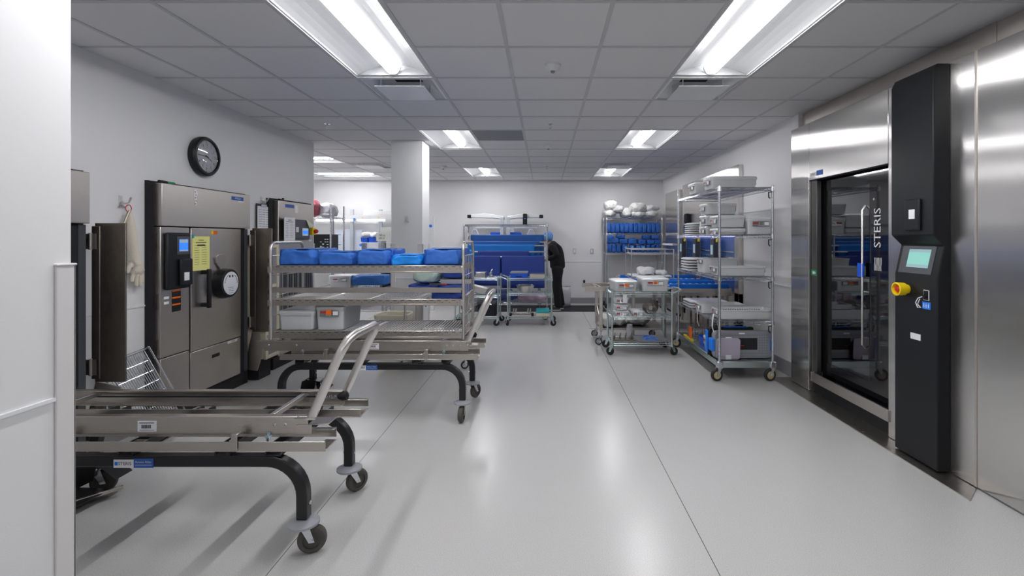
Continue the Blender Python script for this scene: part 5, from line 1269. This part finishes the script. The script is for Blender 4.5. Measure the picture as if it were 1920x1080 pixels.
# ================================================================ alcove behind the left wall
bench('workbench in the alcove left of the column with blue bins', -4.95, -3.05, 9.75, 10.40, .92, (-4.10, -3.49), ((-4.90,-3.02),), 2.05, uo=.02)
t = thing('overhead_light_shelf', 'long white lit shelf over the alcove workbench', 'shelf', (-3.98, 10.1, 1.85)); b = lambda name, mb, m, bevel=0, parent=None, **k: mb.build(name, m, parent or t, bevel, **k)
b('board', MB().box(-1.0,1.0,-.30,.30,0,.03), 'white', .004); b('lip', MB().box(-1.0,1.0,-.31,-.30,-.03,.055), 'white')
b('lit_tube', MB().box(-.75,-.02,-.05,.05,-.06,-.02).box(.10,.65,-.05,.05,-.06,-.02), pm('under_shelf_lamp', (.9,.9,.9), .5, emis=(.95,.97,1), estr=1.6))
m = MB()
for x in (-.78,-.62,-.48,-.37,.30,.62): m.box(x,x+.03,-.314,-.310,.0,.012)
b('shelf_tag', m, 'yellow')
for x in (-.12, .48):
    b('bracket', MB().box(x-.03,x+.03,.22,.27,-.95,0), 'greyw', .003)
t = thing('round_sign', 'round blue sign with a letter A on the alcove shelf edge', 'sign', (XX(663.5,9.75), 9.775, ZZ(411.5,9.775))); MB().lathe([(.001,0),(.027,0),(.027,.004),(.001,.004)], (0,0,0), (0,-1,0), 20).build('disc','blueb',t); MB().text('A',.034,(0,-.005,0),(1,0,0),(0,0,1)).build('letter','whitep',t,smooth=False)
t = thing('round_sign', 'round blue sign with a letter F beside the alcove bins', 'sign', (XX(706,9.7)-.315, 9.699, 1.30)); MB().lathe([(.001,0),(.027,0),(.027,.004),(.001,.004)], (0,0,0), (0,-1,0), 20).build('disc','blueb',t); MB().text('F',.034,(0,-.005,0),(1,0,0),(0,0,1)).build('letter','whitep',t,smooth=False)
simple('whiteboard', 'pale whiteboard leaning at the back of the alcove workbench', 'whiteboard', (XX(651,10.3), 10.38, 1.28), [('panel', MB().box(-.285,.285,0,.02,-.36,.34), 'wb', .003), ('marker_strip', MB().box(-.28,-.17,-.004,0,.22,.235).box(-.28,-.17,-.004,0,.01,.025), 'teal', 0)])
# small shelf of blue bins
t = thing('bin_shelf', 'small white shelf of blue bins left of the column', 'shelf', (XX(706,9.7), 9.85, 0)); b = lambda name, mb, m, bevel=0, parent=None, **k: mb.build(name, m, parent or t, bevel, **k)
for z in (1.35, 1.08): b('board', MB().box(-.33,.33,-.15,.15,z-.012,z), 'white', .002)
b('upright', MB().box(-.33,-.30,-.15,.15,.92,1.36), 'white'); b('upright', MB().box(.30,.33,-.15,.15,.92,1.36), 'white')
def bin_(lb, x, z, w, h): simple('storage_bin', lb, 'bin', (x, 9.85, z), [('bin', MB().rr([(0,w*.9,.2,.01),(h,w,.24,.01),(h,w-.012,.228,.01),(.006,w*.9-.012,.19,.01)]), 'bluep', 0)], group='blue plastic bins in the alcove')
bin_('blue bin on the upper alcove shelf beside the round letter sign', XX(683,9.75), 1.351, .14, .10); bin_('blue bin on the upper alcove shelf behind the papers', XX(697,9.75), 1.351, .13, .12)
bin_('large blue bin on the lower alcove shelf, left one', XX(686,9.75), 1.081, .19, .13); bin_('blue bin on the lower alcove shelf beside the yellow object', XX(706,9.75), 1.081, .16, .09)
simple('cloth_pile', 'pale cloth heaped on the upper blue bins of the alcove', 'cloth', (XX(685,9.75), 9.85, 1.46), [('cloth', blob(.20,.2,.10,91,n=8,k=1,amp=.02,fr=12,p=3), 'linen', 0)])
simple('cloth_pile', 'crumpled papers spilling over the upper alcove shelf edge', 'papers', (XX(706,9.75), 9.80, 1.46), [('papers', blob(.26,.2,.09,92,n=8,k=1,amp=.03,fr=12,p=3), 'paper', 0)]).name = 'paper_pile'
simple('yellow_container', 'small yellow object on the lower alcove shelf', 'container', (XX(717,9.75), 9.80, 1.081), [('body', blob(.10,.1,.07,93,n=6,k=.6,amp=.01,fr=10,p=4), 'yellow', 0)])
t = simple('note_paper', 'handwritten paper note taped at the front of the alcove bins', 'note', (XX(716,9.6), 9.62, 1.47), [('page', MB().quadslab((-.115,0,-.09),(.11,0,-.08),(.105,0,.085),(-.125,0,.08),(0,.002,0)), pm('note_cream',(.62,.64,.60),.8), 0)])
MB().text('NK inj', .045, (0,-.003,.025),(1,0,-.05),(0,0,1)).text('392 pt', .045, (-.01,-.003,-.035),(1,0,.1),(0,0,1)).build('handwriting','ink',t,smooth=False)
MB().box(-.02,.02,.0,.18,-.54,-.09).build('stand','greyp',t)
t = simple('note_paper', 'second pale paper form behind the handwritten note', 'note', (XX(723,9.75), 9.78, 1.56), [('page', MB().box(-.11,.10,0,.002,-.06,.10), pm('note_cream_b',(.60,.62,.58),.8), 0)])
# white and grey trays on top of the alcove shelf
m = MB(); m.prism([(-.36,.0),(.34,-.02),(.34,.10),(.0,.085),(-.32,.13),(-.32,.10)], 'y', -.15, .15)
simple('tray_stack', 'pale grey instrument tray lying on the alcove overhead shelf', 'tray', (XX(712,9.9), 10.05, 1.90), [('tray', m, 'alul', .004)])
m = MB(); m.box(-.10,.10,-.08,.08,0,.022); simple('wooden_block', 'thin brown box under the grey tray on the alcove shelf', 'box', (XX(714,9.8), 9.90, 1.881), [('box', m, pm('brown_card',(.35,.18,.08),.7), .002)])
# wire shelf with bags at the alcove left edge
ws = thing('wire_shelving', 'wire shelving at the alcove edge holding bagged items above electronics', 'shelving', (-3.55, 8.0, 0))
for x in (-.40, -.14+.28):
    for y in (-.25, .25): post(ws, x, y, 0, 1.98, .016, 'chrome', (1.78,.9,.3))
for z in (1.78, .90, .30): wire_shelf(ws, -.40, .14, -.25, .25, z, 'chrome', pitch=.04)
simple('plastic_bag', 'crimson item in a clear bag on the alcove wire shelving', 'bag', (-3.72, 7.75, 1.782), [('bag', blob(.24,.3,.26,95,n=10,k=.8,amp=.03,fr=9,p=3), 'crimson', 0)])
simple('plastic_bag', 'knotted clear plastic bag of pale items on the alcove wire shelving', 'bag', (-3.55, 7.95, 1.782), [('bag', blob(.28,.3,.22,96,n=10,k=.8,amp=.03,fr=9,p=3), 'clear', 0)])
simple('support_pole', 'plain grey steel pole standing beside the alcove workbench', 'pole', (XX(624.5,8.6), 8.6, 0), [('pole', MB().cyl((0,0,0),(0,0,1.98),.016,n=12), 'greyp', 0), ('foot', MB().lathe([(.001,0),(.09,0),(.09,.01),(.02,.03)]), 'greyp', 0)])
t = thing('electronic_console', 'black electronic console with silver connectors on the alcove wire shelving', 'console', (-3.62, 8.0, .902)); b = lambda name, mb, m, bevel=0, parent=None, **k: mb.build(name, m, parent or t, bevel, **k)
b('case', MB().box(-.22,.16,-.16,.16,0,.60), 'blackp', .01)
m = MB(); random.seed(11)
for r in range(12):
    for c_ in range(4):
        if random.random() < .75: m.box(.0+.036*c_, .026+.036*c_, -.168, -.16, .05+.042*r, .05+.042*r+random.choice((.012,.024,.03)))
b('connectors', m, 'alul', smooth=False)
# cart with container, tray of blue wrap, seen through the rack
wc = wire_cart('low wire cart in the alcove mouth seen through the loaded rack', -3.05, -2.25, 6.75, 7.2, .74, (.73, .45, .15), -1, mat='chrome')
container('grey container with latches on the alcove wire cart, dark lid edge', (-2.86, 6.95, .732), .32, .34, .19, tagc=None, group=None)
pack('blue wrapped tray hanging over the end of the alcove wire cart', (-2.47, 6.95, .78), .48, .40, .13, mat='wrap2', seed=44, group=None)
m = MB()
for k in range(14): m.tube([(-.2+.03*k,-.15,0),(-.2+.03*k,-.15,.045),(-.2+.03*k,.15,.045)], .003, 4)
m.box(-.2,.2,-.15,.15,0,.01); simple('wire_basket', 'wire basket under the blue wrapped tray on the alcove cart', 'basket', (-2.47, 6.95, .732), [('basket', m, 'chrome', 0)])
simple('draped_jacket', 'black jacket draped beside the column, seen through the loaded rack', 'jacket', (XX(724,7.6), 7.6, .50), [('cloth', blob(.16,.16,.52,97,n=12,k=.5,amp=.045,fr=7,p=4), 'cloth', 0), ('stand', MB().cyl((0,0,-.50),(0,0,.5),.014,n=8).lathe([(.001,-.50),(.14,-.50),(.14,-.49),(.02,-.47)]), 'greyp', 0)])
# waste bin
t = thing('waste_bin', 'beige waste bin with a clear liner under the rack, before the column', 'bin', (-1.845, 5.95, 0))
MB().rr([(0,.30,.26,.06),(.48,.38,.33,.07),(.51,.40,.35,.08),(.51,.385,.335,.075),(.45,.37,.32,.07),(.05,.28,.24,.05)]).build('body', 'beige', t)
m = MB(); m.rr([(.42,.395,.345,.08),(.515,.412,.362,.085),(.525,.40,.35,.08),(.515,.375,.325,.07),(.40,.36,.31,.07)], cap0=False, cap1=False); m.build('liner', pm('cream_liner', (.72,.68,.56), .4, bump=.5, bscale=20), t)
# steel utility table with blue packs before the column
ut = thing('utility_table', 'stainless wheeled table right of the waste bin, piled with blue packs', 'table', (-1.20, 5.6, 0)); b = lambda name, mb, m, bevel=0, parent=None, **k: mb.build(name, m, parent or ut, bevel, **k)
for x in (-.34, .34):
    for y in (-.24, .24): b('leg', MB().cyl((x,y,.11),(x,y,.755),.0125,n=12), 'tube'); caster(ut, x, y, .12, .045, .024, R(200), .02, tyre='rubberb')
b('tabletop', MB().box(-.37,.37,-.27,.27,.755,.775), 'steel', .003)
b('lower_shelf', MB().box(-.36,.36,-.26,.26,.30,.32), 'steel', .003)
pack('dark blue wrapped pack at the left of the wheeled table', (-1.36, 5.6, .776), .34, .42, .14, mat='wrap3', seed=61, group='packs piled on the wheeled table')
pack('dark blue wrapped pack at the right of the wheeled table', (-1.01, 5.56, .776), .34, .44, .15, mat='wrap3', seed=62, group='packs piled on the wheeled table')
pack('blue pack lying across the top of the pile on the wheeled table', (-.98, 5.6, .99), .34, .34, .10, mat='wrap3', seed=63, group='packs piled on the wheeled table')
pack('azure wrapped pack at the top of the pile on the wheeled table', (-1.02, 5.66, 1.10), .36, .30, .20, mat='azure', seed=64, group='packs piled on the wheeled table')
simple('steel_tray', 'shallow grey tray between packs on the wheeled table', 'tray', (-.99, 5.55, .932), [('tray', MB().rr([(0,.33,.3,.02),(.05,.35,.32,.02),(.05,.34,.31,.02),(.005,.32,.29,.02)]), 'alu', 0)])
solo('green_wrap', blob(.30,.36,.17,65,n=12,k=.5,amp=.03,fr=7,p=4), 'mint', 'pale green crumpled wrap on the left pack of the wheeled table', 'wrap', (-1.34, 5.62, .93))
simple('marker_pen', 'red-capped marker lying on the wheeled table packs', 'pen', (-1.17, 5.36, .93), [('barrel', MB().cyl((-.10,0,0),(.04,0,.0),.009,n=8), 'darkgrey', 0), ('cap', MB().cyl((.04,0,0),(.09,0,0),.010,n=8), 'red', 0)])
simple('wire_basket', 'wire basket of small items on the lower shelf of the wheeled table', 'basket', (-.98, 5.55, .321), [('basket', MB().rr([(0,.26,.3,.01),(.14,.28,.32,.01),(.14,.27,.31,.01),(.005,.25,.29,.01)]), 'chrome', 0), ('contents', blob(.24,.28,.12,66,n=6,k=.4,amp=.02,fr=15,p=5), 'greyp', 0)])
t = thing('column_sign', 'small red and black sticker low on the column corner', 'sticker', (CX1+.0015, 6.38, .62)); MB().box(0,.001,-.03,.03,-.08,.08).build('label','ink',t); MB().box(.001,.0015,-.02,.0,-.06,.05).build('red_band','red',t)
# paper poking from behind the column, and its upright
simple('white_upright', 'white steel upright with blue knob just right of the column', 'post', (XX(811,9.7), 9.7, 0), [('post', MB().box(-.03,.03,-.03,.03,0,1.86), 'white', .003), ('knob', MB().lathe([(.001,0),(.03,0),(.03,.02),(.001,.02)], (-.03,-.03,1.68), (0,-1,0), 12), 'blueb', 0), ('paper', MB().quadslab((-.03,-.04,1.36),(.06,-.05,1.25),(.03,-.05,1.18),(-.06,-.04,1.28),(0,.002,0)), 'paper', 0)])
